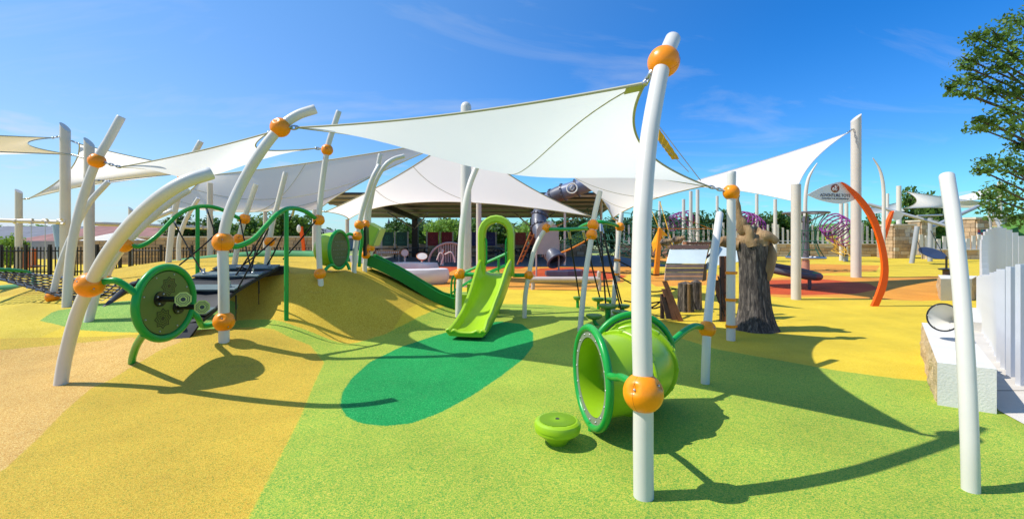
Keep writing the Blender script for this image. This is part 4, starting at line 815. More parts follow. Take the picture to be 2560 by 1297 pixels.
# yellow pennant cloth hanging behind the foreground post
YEL = mat('yellow_fabric', (0.85, 0.42, 0.015, 1), 0.8)
t = thing('pennant', 'yellow pleated cloth strip on wires behind the foreground post', 'banner', V(1690, 400, 9.0))
rows = []
for i in range(22):
    q = i/21; a = V(1640, 310, 9.0).lerp(V(1699, 398, 9.0), q); b = V(1640, 345, 9.0).lerp(V(1680, 399, 9.0), q); rows.append([a.lerp(b, j/3)+Vector((0, 0.012*math.sin(i*1.6), 0)) for j in range(4)])
m = M(); m.grid(rows); done(m, 'cloth', YEL, t)
m = M(); m.tube([V(1640, 306, 9), V(1752, 452, 9)], 0.009, 5); m2 = M(); m2.tube([V(1640, 345, 9), V(1722, 430, 9)], 0.007, 5); done(m, 'wire', STEEL, t); done(m2, 'wire', STEEL, t)
# ------------------------------------------------------------------ playhouse with carved trunks
def bark_material():
    m = bpy.data.materials.new('carved_bark'); m.use_nodes = True; nt = m.node_tree; N = nt.nodes; L = nt.links; b = N['Principled BSDF']; b.inputs['Roughness'].default_value = 0.85
    tc = N.new('ShaderNodeTexCoord'); mp = N.new('ShaderNodeMapping'); mp.inputs['Scale'].default_value = (1, 1, 0.16); L.new(tc.outputs['Object'], mp.inputs[0])
    n = N.new('ShaderNodeTexNoise'); n.inputs['Scale'].default_value = 26; n.inputs['Detail'].default_value = 8; n.inputs['Roughness'].default_value = 0.65; n.inputs['Distortion'].default_value = 0.8; L.new(mp.outputs[0], n.inputs['Vector'])
    r = N.new('ShaderNodeValToRGB'); e = r.color_ramp.elements; e[0].position = 0.32; e[0].color = (0.010, 0.009, 0.009, 1); e[1].position = 0.72; e[1].color = (0.25, 0.21, 0.175, 1); x = e.new(0.5); x.color = (0.062, 0.050, 0.043, 1); L.new(n.outputs['Fac'], r.inputs[0])
    at = N.new('ShaderNodeAttribute'); at.attribute_name = 'wood'
    n2 = N.new('ShaderNodeTexNoise'); n2.inputs['Scale'].default_value = 7; n2.inputs['Detail'].default_value = 6; L.new(mp.outputs[0], n2.inputs['Vector'])
    r2 = N.new('ShaderNodeValToRGB'); e = r2.color_ramp.elements; e[0].position = 0.3; e[0].color = (0.16, 0.085, 0.035, 1); e[1].position = 0.7; e[1].color = (0.46, 0.30, 0.15, 1); L.new(n2.outputs['Fac'], r2.inputs[0])
    ad = N.new('ShaderNodeMath'); ad.operation = 'ADD'; L.new(at.outputs['Fac'], ad.inputs[0]); ms = N.new('ShaderNodeMath'); ms.operation = 'MULTIPLY_ADD'; ms.inputs[1].default_value = 0.6; ms.inputs[2].default_value = -0.3; L.new(n2.outputs['Fac'], ms.inputs[0]); L.new(ms.outputs[0], ad.inputs[1])
    mr = N.new('ShaderNodeMapRange'); mr.inputs[1].default_value = 0.42; mr.inputs[2].default_value = 0.58; L.new(ad.outputs[0], mr.inputs[0])
    mx = N.new('ShaderNodeMix'); mx.data_type = 'RGBA'; L.new(mr.outputs[0], mx.inputs[0]); L.new(r.outputs[0], mx.inputs[6]); L.new(r2.outputs[0], mx.inputs[7]); L.new(mx.outputs[2], b.inputs['Base Color'])
    bp = N.new('ShaderNodeBump'); bp.inputs['Strength'].default_value = 0.9; bp.inputs['Distance'].default_value = 0.03; L.new(n.outputs['Fac'], bp.inputs['Height']); L.new(bp.outputs[0], b.inputs['Normal'])
    return m
BARK = bark_material()
def set_wood(ob, fn):
    me = ob.data; a = me.attributes.new('wood', 'FLOAT', 'POINT'); o0 = OFF[ob]; a.data.foreach_set('value', [fn(v.co+o0) for v in me.vertices])
def trunk_rows(c, prof, n=56, seed=0.0, gro=0.06):
    rows = []
    for z, r, dx, dy in prof:
        row = []
        for j in range(n):
            a = 2*math.pi*j/n; d = Vector((math.cos(a), math.sin(a), 0))
            g = mnoise.noise(Vector((d.x*3.2+seed, d.y*3.2, z*0.55)))*1.3+0.45*mnoise.noise(Vector((d.x*9+seed, d.y*9, z*1.2)))+0.22*mnoise.noise(Vector((d.x*20, d.y*20+seed, z*2.4)))
            jag = 0.0 if z < 1.42 else (z-1.42)/0.3*0.22*mnoise.noise(Vector((d.x*2.2+seed, d.y*2.2, 3.3)))
            row.append(Vector((c.x+dx, c.y+dy, z+jag))+d*(r*(1+gro*1.9*g)))
        rows.append(row)
    return rows
def carved_trunk():
    Z = 8.15; c = Vector(((1886-CX)/F*Z, Z, 0)); t = thing('tree_sculpture', 'dark grey carved tree trunk with pale broken branch stubs', 'tree trunk', c)
    prof = []
    for i in range(40):
        q = i/39; z = -0.05+1.66*q; r = 0.225+0.19*math.exp(-q*5.5)+0.06*max(0, q-0.75)/0.25; prof.append((z, r, 0.05*(1-q)**2-0.02, 0))
    prof += [(1.68, 0.22, -0.02, 0), (1.73, 0.14, -0.02, 0), (1.75, 0.02, -0.02, 0)]
    m = M(); m.grid(trunk_rows(c, prof, 64, 1.3), True); o = done(m, 'trunk', BARK, t, angle=70)
    def wood(p):
        q = max(0, (p.z-1.40)/0.25); ang = math.atan2(p.y-c.y, p.x-c.x); s = max(0, 1-abs(ang+0.55)/0.18)*(1 if 0.75 < p.z < 1.45 else 0)
        return min(1, q+s*0.9)
    set_wood(o, wood)
    for pts, rr in (([(1872, 585, 8.15), (1858, 565, 8.1), (1846, 535, 8.1), (1843, 505, 8.1), (1846, 488, 8.1)], [0.14, 0.10, 0.07, 0.05, 0.03]), ([(1880, 612, 8.0), (1874, 585, 7.96), (1869, 563, 7.96)], [0.13, 0.07, 0.055]), ([(1905, 612, 8.0), (1907, 596, 8.0), (1904, 584, 8.1)], [0.13, 0.09, 0.05]),
                    ([(1895, 600, 8.05), (1912, 592, 7.95), (1928, 595, 7.9), (1941, 606, 7.9)], [0.13, 0.105, 0.07, 0.05]), ([(1872, 592, 8.1), (1868, 575, 8.2), (1866, 562, 8.25)], [0.08, 0.05, 0.03]), ([(1850, 612, 8.2), (1822, 606, 8.3), (1800, 600, 8.3)], [0.13, 0.1, 0.075])):
        P = spline([V(*p) for p in pts], 5); k = len(P); R = list(np.interp(np.linspace(0, 1, k), np.linspace(0, 1, len(rr)), rr)); m = M(); m.tube(P, R, 16)
        m.v = [tuple(Vector(v)*1+mnoise.noise_vector(Vector(v)*6)*0.035) for v in m.v]; o = done(m, 'branch_stub', BARK, t, angle=60); set_wood(o, lambda p: 0.8)
    m = M(); P = [V(1922, 612, 8.0), V(1926, 640, 8.0), V(1920, 670, 8.0), V(1914, 700, 8.05)]; m.tube(spline(P, 5), [0.06+0.05*math.sin(i/15*3.0) for i in range(16)], 14); m.v = [tuple(Vector(v)+mnoise.noise_vector(Vector(v)*7)*0.02) for v in m.v]; o = done(m, 'bark_flap', BARK, t, angle=60); set_wood(o, lambda p: 0.75)
carved_trunk()
BR1 = mat('reddish_brown_board', (0.30, 0.115, 0.055, 1), 0.7, var=0.2, vscale=8, bump=0.3, bscale=40)
BRM = mat('mauve_brown_board', (0.27, 0.19, 0.17, 1), 0.7, var=0.16, vscale=8, bump=0.3, bscale=40)
BR2 = mat('pinkish_brown_board', (0.55, 0.33, 0.25, 1), 0.7, var=0.16, vscale=8, bump=0.3, bscale=40)
BR3 = mat('dark_brown_board', (0.095, 0.05, 0.035, 1), 0.7, var=0.2, vscale=8, bump=0.3, bscale=40)
ROOFP = mat('pale_blue_roof_panel', (0.62, 0.70, 0.70, 1), 0.45, var=0.07, grime=0.12)
def playhouse():
    t = thing('playhouse', 'small wooden playhouse with pale roof panels and slanted brown boards', 'playhouse', (4.0, 9.6, 0))
    def quad(nm, pts, th, mt_, par=None): m = M(); m.prism([V(*p) for p in pts], (0.0, th, -0.004)); return done(m, nm, mt_, par or t, smooth=False)
    quad('ridge_board', [(1677, 612, 9.25), (1773, 612, 9.25), (1771, 622, 9.17), (1676, 622, 9.17)], 0.05, BR3)
    quad('roof_panel', [(1676, 623, 9.18), (1770, 623, 9.18), (1762, 659, 8.9), (1667, 658, 8.9)], 0.04, ROOFP)
    for i, mt_ in enumerate((BR2, BRM, BR2, BR2)):
        y0 = 660+i*10.4; y1 = y0+9.4; x0 = 1666-i*1.2; q = 8.9-i*0.02; quad('wall_board', [(x0, y0, q), (1761-i*1.2, y0, q), (1760-i*1.2, y1, q), (x0-1.0, y1, q)], 0.04, mt_)
    quad('end_board', [(1762, 660, 8.92), (1768, 658, 9.3), (1766, 700, 9.3), (1757, 703, 8.92)], 0.03, BR3)
    for k, (a, b, mt_) in enumerate((((1663, 703), (1709, 803), BR1), ((1661, 722), (1694, 800), BR1), ((1659, 742), (1681, 798), BR3))):
        quad('leg_board', [(a[0]-6, a[1], 8.9), (a[0]+5, a[1], 8.9), (b[0], b[1], 8.9), (b[0]-13, b[1]-1, 8.9)], 0.05, mt_)
    quad('post', [(1653, 735, 9.0), (1660, 735, 9.0), (1661, 797, 9.0), (1653, 796, 9.0)], 0.07, BR3)
    # second gable
    quad('roof_panel', [(1797, 617, 9.4), (1852, 614, 9.4), (1846, 654, 9.1), (1786, 664, 9.1)], 0.04, ROOFP); quad('roof_panel', [(1776, 622, 9.5), (1795, 617, 9.5), (1786, 664, 9.2), (1762, 676, 9.2)], 0.04, ROOFP)
    quad('barge_board', [(1799, 614, 9.36), (1802, 616, 9.36), (1768, 646, 9.1), (1765, 643, 9.1)], 0.05, BR3)
    quad('leg_board', [(1785, 700, 9.6), (1798, 700, 9.6), (1806, 760, 9.6), (1797, 756, 9.6)], 0.05, BR3)
    for x in (1801, 1812):
        quad('ladder_post', [(x, 640, 8.9), (x+9, 640, 8.9), (x+10, 811, 8.85), (x, 810, 8.85)], 0.05, BR1 if x == 1812 else BR3)
    for y in (690, 730, 770): quad('rung', [(1803, y, 8.84), (1822, y, 8.84), (1822, y+5, 8.84), (1803, y+5, 8.84)], 0.03, BR3)
    m = M(); m.bar(V(1711, 608, 9.5), V(1820, 608, 9.7), 0.14, 0.05); done(m, 'ridge_beam', BR1, t)
    for a, b in (((1795, 690, 8.8), (1812, 760, 8.75)), ((1800, 668, 8.8), (1803, 800, 8.75)), ((1812, 790, 8.75), (1790, 735, 8.8))):
        m = M(); m.tube([V(*a), V(*b)], 0.014, 6); done(m, 'climbing_rope', ROPE, t)
playhouse()
for lab, px, Z, r, h, sd in (('left carved stump under the playhouse roof', 1714, 10.1, 0.15, 0.66, 3.0), ('right carved stump under the playhouse roof', 1741, 10.4, 0.11, 0.66, 5.0)):
    c = Vector(((px-CX)/F*Z, Z, 0)); m = M(); m.grid(trunk_rows(c, [(-0.05+h*i/14, r*(1+0.25*math.exp(-i/3)), 0, 0) for i in range(15)]+[(h, 0.02, 0, 0)], 36, sd), True); o = done(m, 'carved_stump', BARK, label=lab, cat='tree stump', group='carved stumps under the playhouse'); set_wood(o, lambda p: 0.62*(0.5+0.5*math.sin(p.x*30)))
for lab, px, py, Z, r in (('left small brown carved animal on the playhouse roof', 1664, 606, 9.6, 0.085), ('right small brown carved animal on the playhouse roof', 1694, 600, 9.7, 0.085)):
    m = M(); c = V(px, py, Z); m.ball(c, r, 16, 12, (1.25, 1, 0.95), 0.35, px); m.ball(c+Vector((r*1.1, -0.03, r*0.45)), r*0.62, 14, 10, (1, 1, 0.9), 0.3, px+3); m.ball(c+Vector((r*1.0, -0.02, r*1.0)), r*0.2, 8, 6); o = done(m, 'carved_animal', BARK, label=lab, cat='sculpture', group='carved animals on the playhouse'); set_wood(o, lambda p: 0.5)
# ------------------------------------------------------------------ limestone blocks, cone dish, white picket fence
def stone_block(name, lab, pts, h, group):
    """pts: the four ground corners; sawn faces with a few rough split sides"""
    P = [Vector((p[0], p[1], 0)) for p in pts]; n = 14; t = thing(name, lab, 'stone block', sum(P, Vector())/4, group)
    top = M(); rows = []
    for i in range(n+1):
        rows.append([P[0].lerp(P[1], j/n).lerp(P[3].lerp(P[2], j/n), i/n)+Zu*h for j in range(n+1)])
    top.grid(rows); done(top, 'top', LIMEST, t)
    for k in range(4):
        a, b = P[k], P[(k+1) % 4]; rough = k in (1, 3); d = (b-a); out = Vector((d.y, -d.x, 0)).normalized(); nn = max(6, int(d.length/0.06)); rows = []
        for i in range(9):
            q = i/8; row = []
            for j in range(nn+1):
                p = a.lerp(b, j/nn)+Zu*(h*q-0.03*(1-q)); e = min(1, 8*q*(1-q), 5*min(j, nn-j)/nn+0.15) if 0 < j < nn else 0
                if rough: p = p+out*(0.05*e*(mnoise.noise(p*6)+0.6*mnoise.noise(p*15)+0.25))
                row.append(p)
            rows.append(row)
        m = M(); m.grid(rows); done(m, 'rough_side' if rough else 'sawn_side', ROUGHST if rough else LIMEST, t, angle=60)
stone_block('stone_block', 'long pale limestone block with a white cone dish standing on it', [(4.16, 4.50), (4.50, 4.27), (6.22, 6.35), (5.86, 6.58)], 0.415, 'limestone blocks by the fence')
stone_block('stone_block', 'pale limestone block with a rough side standing farther back', [(10.95, 11.75), (11.75, 11.75), (12.75, 12.6), (11.95, 12.9)], 0.56, 'limestone blocks by the fence')
stone_block('stone_block', 'low pale slab between the two limestone blocks', [(7.9, 8.05), (8.35, 7.8), (9.9, 9.4), (9.4, 9.7)], 0.16, 'limestone blocks by the fence')
t = thing('cone_dish', 'white listening cone with a dark rim on the front limestone block', 'dish', V(2356, 822, 5.45))
c = V(2358, 793, 5.45); ax = Vector((0.92, 0.36, -0.18)).normalized()
m = M(); m.lathe([(0.16, 0.0), (0.05, 0.20), (0.035, 0.24), (0.025, 0.24), (0.04, 0.20), (0.15, 0.0)], c, ax, 40); done(m, 'cone', WHITE, t)
m = M(); u = ax.cross(Zu).normalized(); w = u.cross(ax); m.tube([c+(u*math.cos(i*math.pi/20)+w*math.sin(i*math.pi/20))*0.16 for i in range(40)], 0.009, 8, False, True); done(m, 'rim', BLACKP, t)
m = M()
for i in range(6): m.ball(c+(u*math.cos(i*math.pi/3)+w*math.sin(i*math.pi/3))*0.145-ax*0.008, 0.008, 6, 4)
done(m, 'bolt', STEEL, t)
m = M(); m.tube([c+ax*0.24, c+ax*0.34, Vector(((c+ax*0.36).x, (c+ax*0.36).y, 0.05))], 0.025, 10); done(m, 'stand', WHITE, t)
SLAT = mat('silver_white_aluminium', (0.66, 0.68, 0.74, 1), 0.35, metal=0.25, var=0.04)
def picket_mesh(name, w, d, h, material):
    m = M(); m.box((0, 0, h/2), w, d, h); me = bpy.data.meshes.new(name); me.from_pydata(m.v, [], m.f); me.materials.append(material); return me
def fence_run(name, label, cat, pts, spacing, hfun, wd, material, rails=(), railm=None, group=None, pname='picket', turn=0.0, absang=None):
    P = [Vector((p[0], p[1], 0)) for p in pts]; t = thing(name, label, cat, P[0], group); path = spline(P, 12); acc = 0; unit = picket_mesh(pname, wd[0], wd[1], 1.0, material); L = [0]
    for i in range(1, len(path)): L.append(L[-1]+(path[i]-path[i-1]).length)
    k = 0; s = 0
    while s <= L[-1]:
        i = max(1, next((q for q in range(len(L)) if L[q] >= s), len(L)-1)); f = (s-L[i-1])/(L[i]-L[i-1]+1e-9); p = path[i-1].lerp(path[i], f); d = (path[i]-path[i-1]).normalized()
        h, z0 = hfun(s/L[-1], k); ang = math.atan2(d.y, d.x)
        inst(unit, pname, t, Matrix.Translation(p+Zu*z0) @ Matrix.Rotation(ang+turn if absang is None else absang, 4, 'Z') @ Matrix.Diagonal((1, 1, h, 1))); s += spacing; k += 1
    for zr, rr in rails:
        m = M(); m.tube([p+Zu*zr for p in path], rr, 6); done(m, 'rail', railm or material, t)
    return t
fence_run('picket_fence', 'silver white fence of flat slats rising in steps along the right edge', 'fence', [(5.15, 4.05), (5.75, 5.1), (6.45, 5.95), (7.2, 6.75), (8.0, 7.65), (9.0, 8.75)], 0.40, lambda q, k: (1.50-0.62*q**0.8+0.012*math.sin(k*2.3), 0.0), (0.33, 0.05), SLAT, rails=(), pname='slat', absang=0.10)
fence_run('picket_fence', 'silver white fence of narrow slats curving up behind the stepped one', 'fence', [(9.35, 9.1), (10.0, 9.75), (10.7, 10.4), (11.6, 11.0), (12.7, 11.5), (14.2, 12.1), (16, 12.9)], 0.30, lambda q, k: (0.98+0.88*math.sin(math.pi*min(1, q*1.25+0.02))**1.3, 0.0), (0.12, 0.05), SLAT, rails=(), pname='slat', absang=-0.15)
# ------------------------------------------------------------------ sign with lettering
def text_mesh(txt, size):
    cu = bpy.data.curves.new('lettering', 'FONT'); cu.body = txt; cu.size = size; cu.align_x = 'CENTER'; cu.extrude = 0.002; ob = bpy.data.objects.new('lettering', cu); me = bpy.data.meshes.new_from_object(ob); bpy.data.objects.remove(ob); return me
ORS = mat('orange_sculpture_paint', (0.92, 0.115, 0.003, 1), 0.42, var=0.04, coat=0.05, spec=0.3)
SIGNW = mat('white_sign_panel', (0.72, 0.73, 0.74, 1), 0.4, var=0.03)
def sign():
    Z = 10.8; t = thing('leaf_sign', 'white leaf shaped sign on a curved orange blade reading ADVENTURE TOTS', 'sign', V(2196, 766, Z))
    A = [(2106, 455), (2140, 478), (2170, 510), (2194, 550), (2210, 600), (2219, 640), (2222, 680), (2216, 720), (2203, 752), (2197, 766)]; B = [(2106, 455), (2120, 470), (2145, 500), (2172, 540), (2190, 580), (2202, 625), (2207, 665), (2204, 700), (2192, 738), (2180, 766)]
    m = M(); fr = [V(*p, Z) for p in A]; bk = [V(*p, Z) for p in B]; fr = spline(fr, 5); bk = spline(bk, 5); d = Vector((0.02, 0.09, 0)); rows = []
    for a, b in zip(fr, bk): rows.append([a, b, b+d, a+d])
    m.grid(rows, True); m.add(rows[-1], [(0, 1, 2, 3)]); done(m, 'blade', ORS, t, angle=30)
    up = [(2018, 487), (2050, 470), (2080, 459), (2106, 455), (2128, 468), (2143, 492)]; dn = [(2128, 503), (2105, 509), (2080, 507), (2050, 500), (2032, 493)]
    poly = spline([V(*p, Z+0.09) for p in up+dn], 4); m = M(); m.prism(poly[:-1], (0.005, 0.03, 0)); pl = done(m, 'plate', SIGNW, t, smooth=False)
    ZZ = Z+0.082; DK = mat('dark_blue_lettering', (0.03, 0.04, 0.09, 1), 0.6); BRN = mat('brown_emblem', (0.26, 0.075, 0.05, 1), 0.6)
    for txt, px, py, size, sx in (('ADVENTURE TOTS', 2088, 492, 0.102, 0.82), ('AVAILABLE FOR SPONSORSHIP', 2088, 498.5, 0.050, 0.93)):
        me = text_mesh(txt, size); me.materials.append(DK); o = bpy.data.objects.new('lettering', me); COL.objects.link(o); o.parent = pl; c = V(px, py, ZZ); o.matrix_local = Matrix.Translation(c-OFF[pl]) @ Matrix.Rotation(math.radians(1.5), 4, 'Y') @ Matrix.Rotation(math.pi/2, 4, 'X') @ Matrix.Diagonal((sx, 1, 1, 1)); o['kind'] = 'stuff'
    c = V(2088, 471, ZZ); m = M(); m.lathe([(0.0, -0.004), (0.098, -0.004), (0.098, 0.0), (0, 0.0)], c, (0, 1, 0), 32); done(m, 'emblem_disc', BRN, pl, smooth=False)
    m = M(); c = c-Vector((0, 0.006, 0))
    m.tube(spline([c+Vector((0.045*math.cos(a)-0.01, 0, 0.03*math.sin(2*a)-0.02)) for a in np.linspace(0, 2*math.pi, 16)], 2), 0.008, 6); m.tube([c+Vector((-0.005, 0, 0.02)), c+Vector((0.0, 0, 0.07))], 0.006, 6); m.tube([c+Vector((0.0, 0, 0.03)), c+Vector((0.05, 0, 0.05))], 0.006, 6); done(m, 'emblem', SIGNW, pl)
sign()
def sign2():
    Z = 25.5; t = thing('leaf_sign', 'distant white leaf sign on an orange blade behind the big sign', 'sign', V(2212, 664, Z)); m = M(); rows = []
    for a, b in zip(spline([V(*p, Z) for p in ((2231, 530), (2222, 550), (2214, 575), (2207, 600), (2205, 625), (2209, 655), (2213, 668))], 4), spline([V(*p, Z) for p in ((2236, 527), (2229, 553), (2221, 580), (2213, 605), (2211, 627), (2216, 655), (2222, 668))], 4)):
        d = Vector((0, 0.2, 0)); rows.append([a, b, b+d, a+d])
    m.grid(rows, True); done(m, 'blade', ORS, t, angle=30)
    m = M(); m.prism([V(*p, Z+0.1) for p in ((2226, 541), (2238, 527), (2250, 528), (2261, 536), (2252, 548), (2238, 551))], (0, 0.04, 0)); pl = done(m, 'plate', SIGNW, t, smooth=False)
sign2()
# ------------------------------------------------------------------ masonry built stone by stone
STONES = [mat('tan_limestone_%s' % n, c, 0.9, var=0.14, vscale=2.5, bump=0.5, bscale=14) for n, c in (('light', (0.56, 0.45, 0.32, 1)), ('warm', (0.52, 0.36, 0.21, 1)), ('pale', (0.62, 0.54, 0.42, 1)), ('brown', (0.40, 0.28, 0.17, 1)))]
MORTAR = mat('mortar_core', (0.34, 0.28, 0.21, 1), 0.95)
def stone_mesh(mt_, seed):
    m = M(); n = 1; vs = []
    b = 0.06; r = random.Random(seed)
    # a box with slightly chamfered, uneven edges
    for z in (-0.5, 0.5):
        for x, y in ((-0.5+b, -0.5), (0.5-b, -0.5), (0.5, -0.5+b), (0.5, 0.5), (-0.5, 0.5), (-0.5, -0.5+b)):
            vs.append((x+r.uniform(-.015, .015), y+r.uniform(-.05, .02), z*(1-0.03*r.random())))
    m.add(vs, [tuple(reversed(range(6))), tuple(range(6, 12))]+[(i, (i+1) % 6, 6+(i+1) % 6, 6+i) for i in range(6)])
    me = bpy.data.meshes.new('stone'); me.from_pydata(m.v, [], m.f); me.materials.append(mt_); return me
SM = [stone_mesh(STONES[i % 4], i) for i in range(8)]
def masonry(t, a, b, z0, z1, rows, length, depth, seed=0, dark=False):
    """courses of single stones on the face from a to b; the face looks to the right-hand side of a->b turned towards the camera"""
    r = random.Random(seed); a = Vector(a); b = Vector(b); d = (b-a); L = d.length; d.normalize(); ang = math.atan2(d.y, d.x); h = (z1-z0)/rows
    for k in range(rows):
        s = 0.0 if k % 2 else -length*0.4
        while s < L-0.02:
            ln = length*r.uniform(0.7, 1.4); s0 = max(s, 0); s1 = min(s+ln, L)
            if L-s1 < length*0.3: s1 = L
            if s1-s0 > 0.04:
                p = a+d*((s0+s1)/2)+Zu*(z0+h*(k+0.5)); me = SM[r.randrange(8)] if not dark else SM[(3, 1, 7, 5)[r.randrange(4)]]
                inst(me, 'stone', t, Matrix.Translation(p) @ Matrix.Rotation(ang, 4, 'Z') @ Matrix.Diagonal((s1-s0-0.018, depth*r.uniform(0.92, 1.12), h-0.016, 1)))
            s = s1
def wall(label, a, b, h, rows, length, depth=0.3, cap=True, seed=0, z0=-0.05, capm=None, dark=False):
    a = Vector((a[0], a[1], 0)); b = Vector((b[0], b[1], 0)); t = thing('stone_wall', label, 'wall', (a+b)/2)
    d = (b-a).normalized(); nrm = Vector((-d.y, d.x, 0)); m = M(); m.bar(a+nrm*depth*0.15+Zu*(z0+h)/2, b+nrm*depth*0.15+Zu*(z0+h)/2, depth*0.6, h-z0-0.02); done(m, 'core', MORTAR, t, smooth=False)
    masonry(t, a, b, z0, h, rows, length, depth, seed, dark)
    if cap: m = M(); m.bar(a+Zu*(h+0.045), b+Zu*(h+0.045), depth*1.35, 0.09); done(m, 'coping', capm or STONES[2], t, smooth=False)
    return t
def GX(px, Z): return ((px-CX)/F*Z, Z)
wall('long low tan stone wall carrying white pickets behind the playground', GX(1540, 37), GX(2228, 37), 0.95, 4, 0.85, 0.35, seed=1)
wall('low tan stone ledge with white pickets at far right', GX(2310, 33), GX(2466, 33), 0.62, 2, 1.0, 0.5, seed=2)
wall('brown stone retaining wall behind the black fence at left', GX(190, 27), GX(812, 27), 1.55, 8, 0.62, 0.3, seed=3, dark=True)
wall('tan stone wall under the banners at the back of the pavilion', GX(930, 36), GX(1480, 36), 0.92, 4, 0.8, 0.3, seed=4)
def pillar(label, px0, px1, Z, h, side, rows, seed, tiles=False):
    x0, x1 = (px0-CX)/F*Z, (px1-CX)/F*Z; w = x1-x0; t = thing('stone_pillar', label, 'pillar', ((x0+x1)/2, Z, 0), 'stone pillars'); m = M(); m.box(((x0+x1)/2, Z+w*side/2, h/2), w-0.12, w*side-0.12, h); done(m, 'core', MORTAR, t, smooth=False)
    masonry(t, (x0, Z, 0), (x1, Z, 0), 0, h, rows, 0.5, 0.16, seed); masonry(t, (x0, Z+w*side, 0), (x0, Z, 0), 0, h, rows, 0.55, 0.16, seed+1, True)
    m = M(); m.box(((x0+x1)/2, Z+w*side/2, h+0.07), w+0.3, w*side+0.3, 0.14); done(m, 'cap', STONES[2], t, smooth=False)
    if tiles:
        cols = [mat('tile_%d' % i, c, 0.35) for i, c in enumerate(((0.35, 0.03, 0.04, 1), (0.03, 0.08, 0.30, 1), (0.03, 0.25, 0.20, 1), (0.55, 0.42, 0.30, 1), (0.10, 0.03, 0.22, 1), (0.55, 0.50, 0.48, 1)))]; ms = [picket_mesh('tile', 1, 1, 1, c) for c in cols]; r = random.Random(seed)
        for i in range(5):
            for j in range(8): inst(ms[r.randrange(6)], 'tile', t, Matrix.Translation((x0+w*(0.14+0.18*i), Z-0.10, 0.45+0.21*j)) @ Matrix.Diagonal((w*0.165, 0.03, 0.19, 1)))
pillar('wide tan stone pillar beside the distant orange sign', 2234, 2284, 34, 2.4, 1.0, 9, 11)
pillar('tan stone pillar behind the grey swing frame', 2302, 2338, 40, 2.9, 1.0, 9, 13)
pillar('tan stone pillar covered with coloured tiles near the hill', 2440, 2474, 34, 2.9, 1.0, 9, 15, True)
pillar('second tiled stone pillar half hidden by the right tree', 2496, 2524, 42, 3.4, 1.0, 9, 17, True)
pole('white post standing on the wide stone pillar', 2247, 34.6, 465, 0.32, material=WHITE, group='slim distant poles', z0=2.5)
pole('slim white pole just left of the wide stone pillar', 2219, 36, 484, 0.2, material=WHITE, group='slim distant poles')
pole('white pole half hidden by the right tree', 2500, 36, 455, 0.32, material=WHITE, group='slim distant poles')
fence_run('picket_fence', 'white picket row standing on the long low stone wall', 'fence', [GX(1560, 37.05), GX(1800, 37.05), GX(2000, 37.05), GX(2228, 37.05)], 0.40, lambda q, k: (1.25+0.35*math.sin(k*0.9)*math.sin(k*0.23)+0.25, 0.98), (0.14, 0.06), WHITE, rails=((1.25, 0.03),))
fence_run('picket_fence', 'white picket row on the low ledge at far right', 'fence', [GX(2288, 33.1), GX(2380, 33.1), GX(2470, 33.1)], 0.42, lambda q, k: (1.25+0.18*math.sin(k*1.3), 0.35), (0.24, 0.08), WHITE, rails=())
BLK = mat('black_iron', (0.012, 0.012, 0.014, 1), 0.5)
def iron(label, a, b, h, step, z0=0.0):
    t = fence_run('iron_fence', label, 'fence', [a, ((a[0]+b[0])/2, (a[1]+b[1])/2), b], step, lambda q, k: (h, z0), (0.035, 0.035), BLK, rails=((z0+h*0.86, 0.028), (z0+h*0.14, 0.028)))
    n = 6; pm = picket_mesh('post', 0.09, 0.09, 1, BLK)
    for i in range(n+1): inst(pm, 'post', t, Matrix.Translation((a[0]+(b[0]-a[0])*i/n, a[1]+(b[1]-a[1])*i/n, z0)) @ Matrix.Diagonal((1, 1, h+0.1, 1)))
iron('black iron fence behind the net climber at left', GX(-60, 18.6), GX(300, 19.6), 1.20, 0.13)
iron('black iron fence in front of the brown stone wall', GX(325, 22), GX(790, 22), 1.12, 0.15, 0.0)
iron('black iron gate fence behind the grey swing frame', GX(2330, 44), GX(2440, 44), 2.0, 0.22)
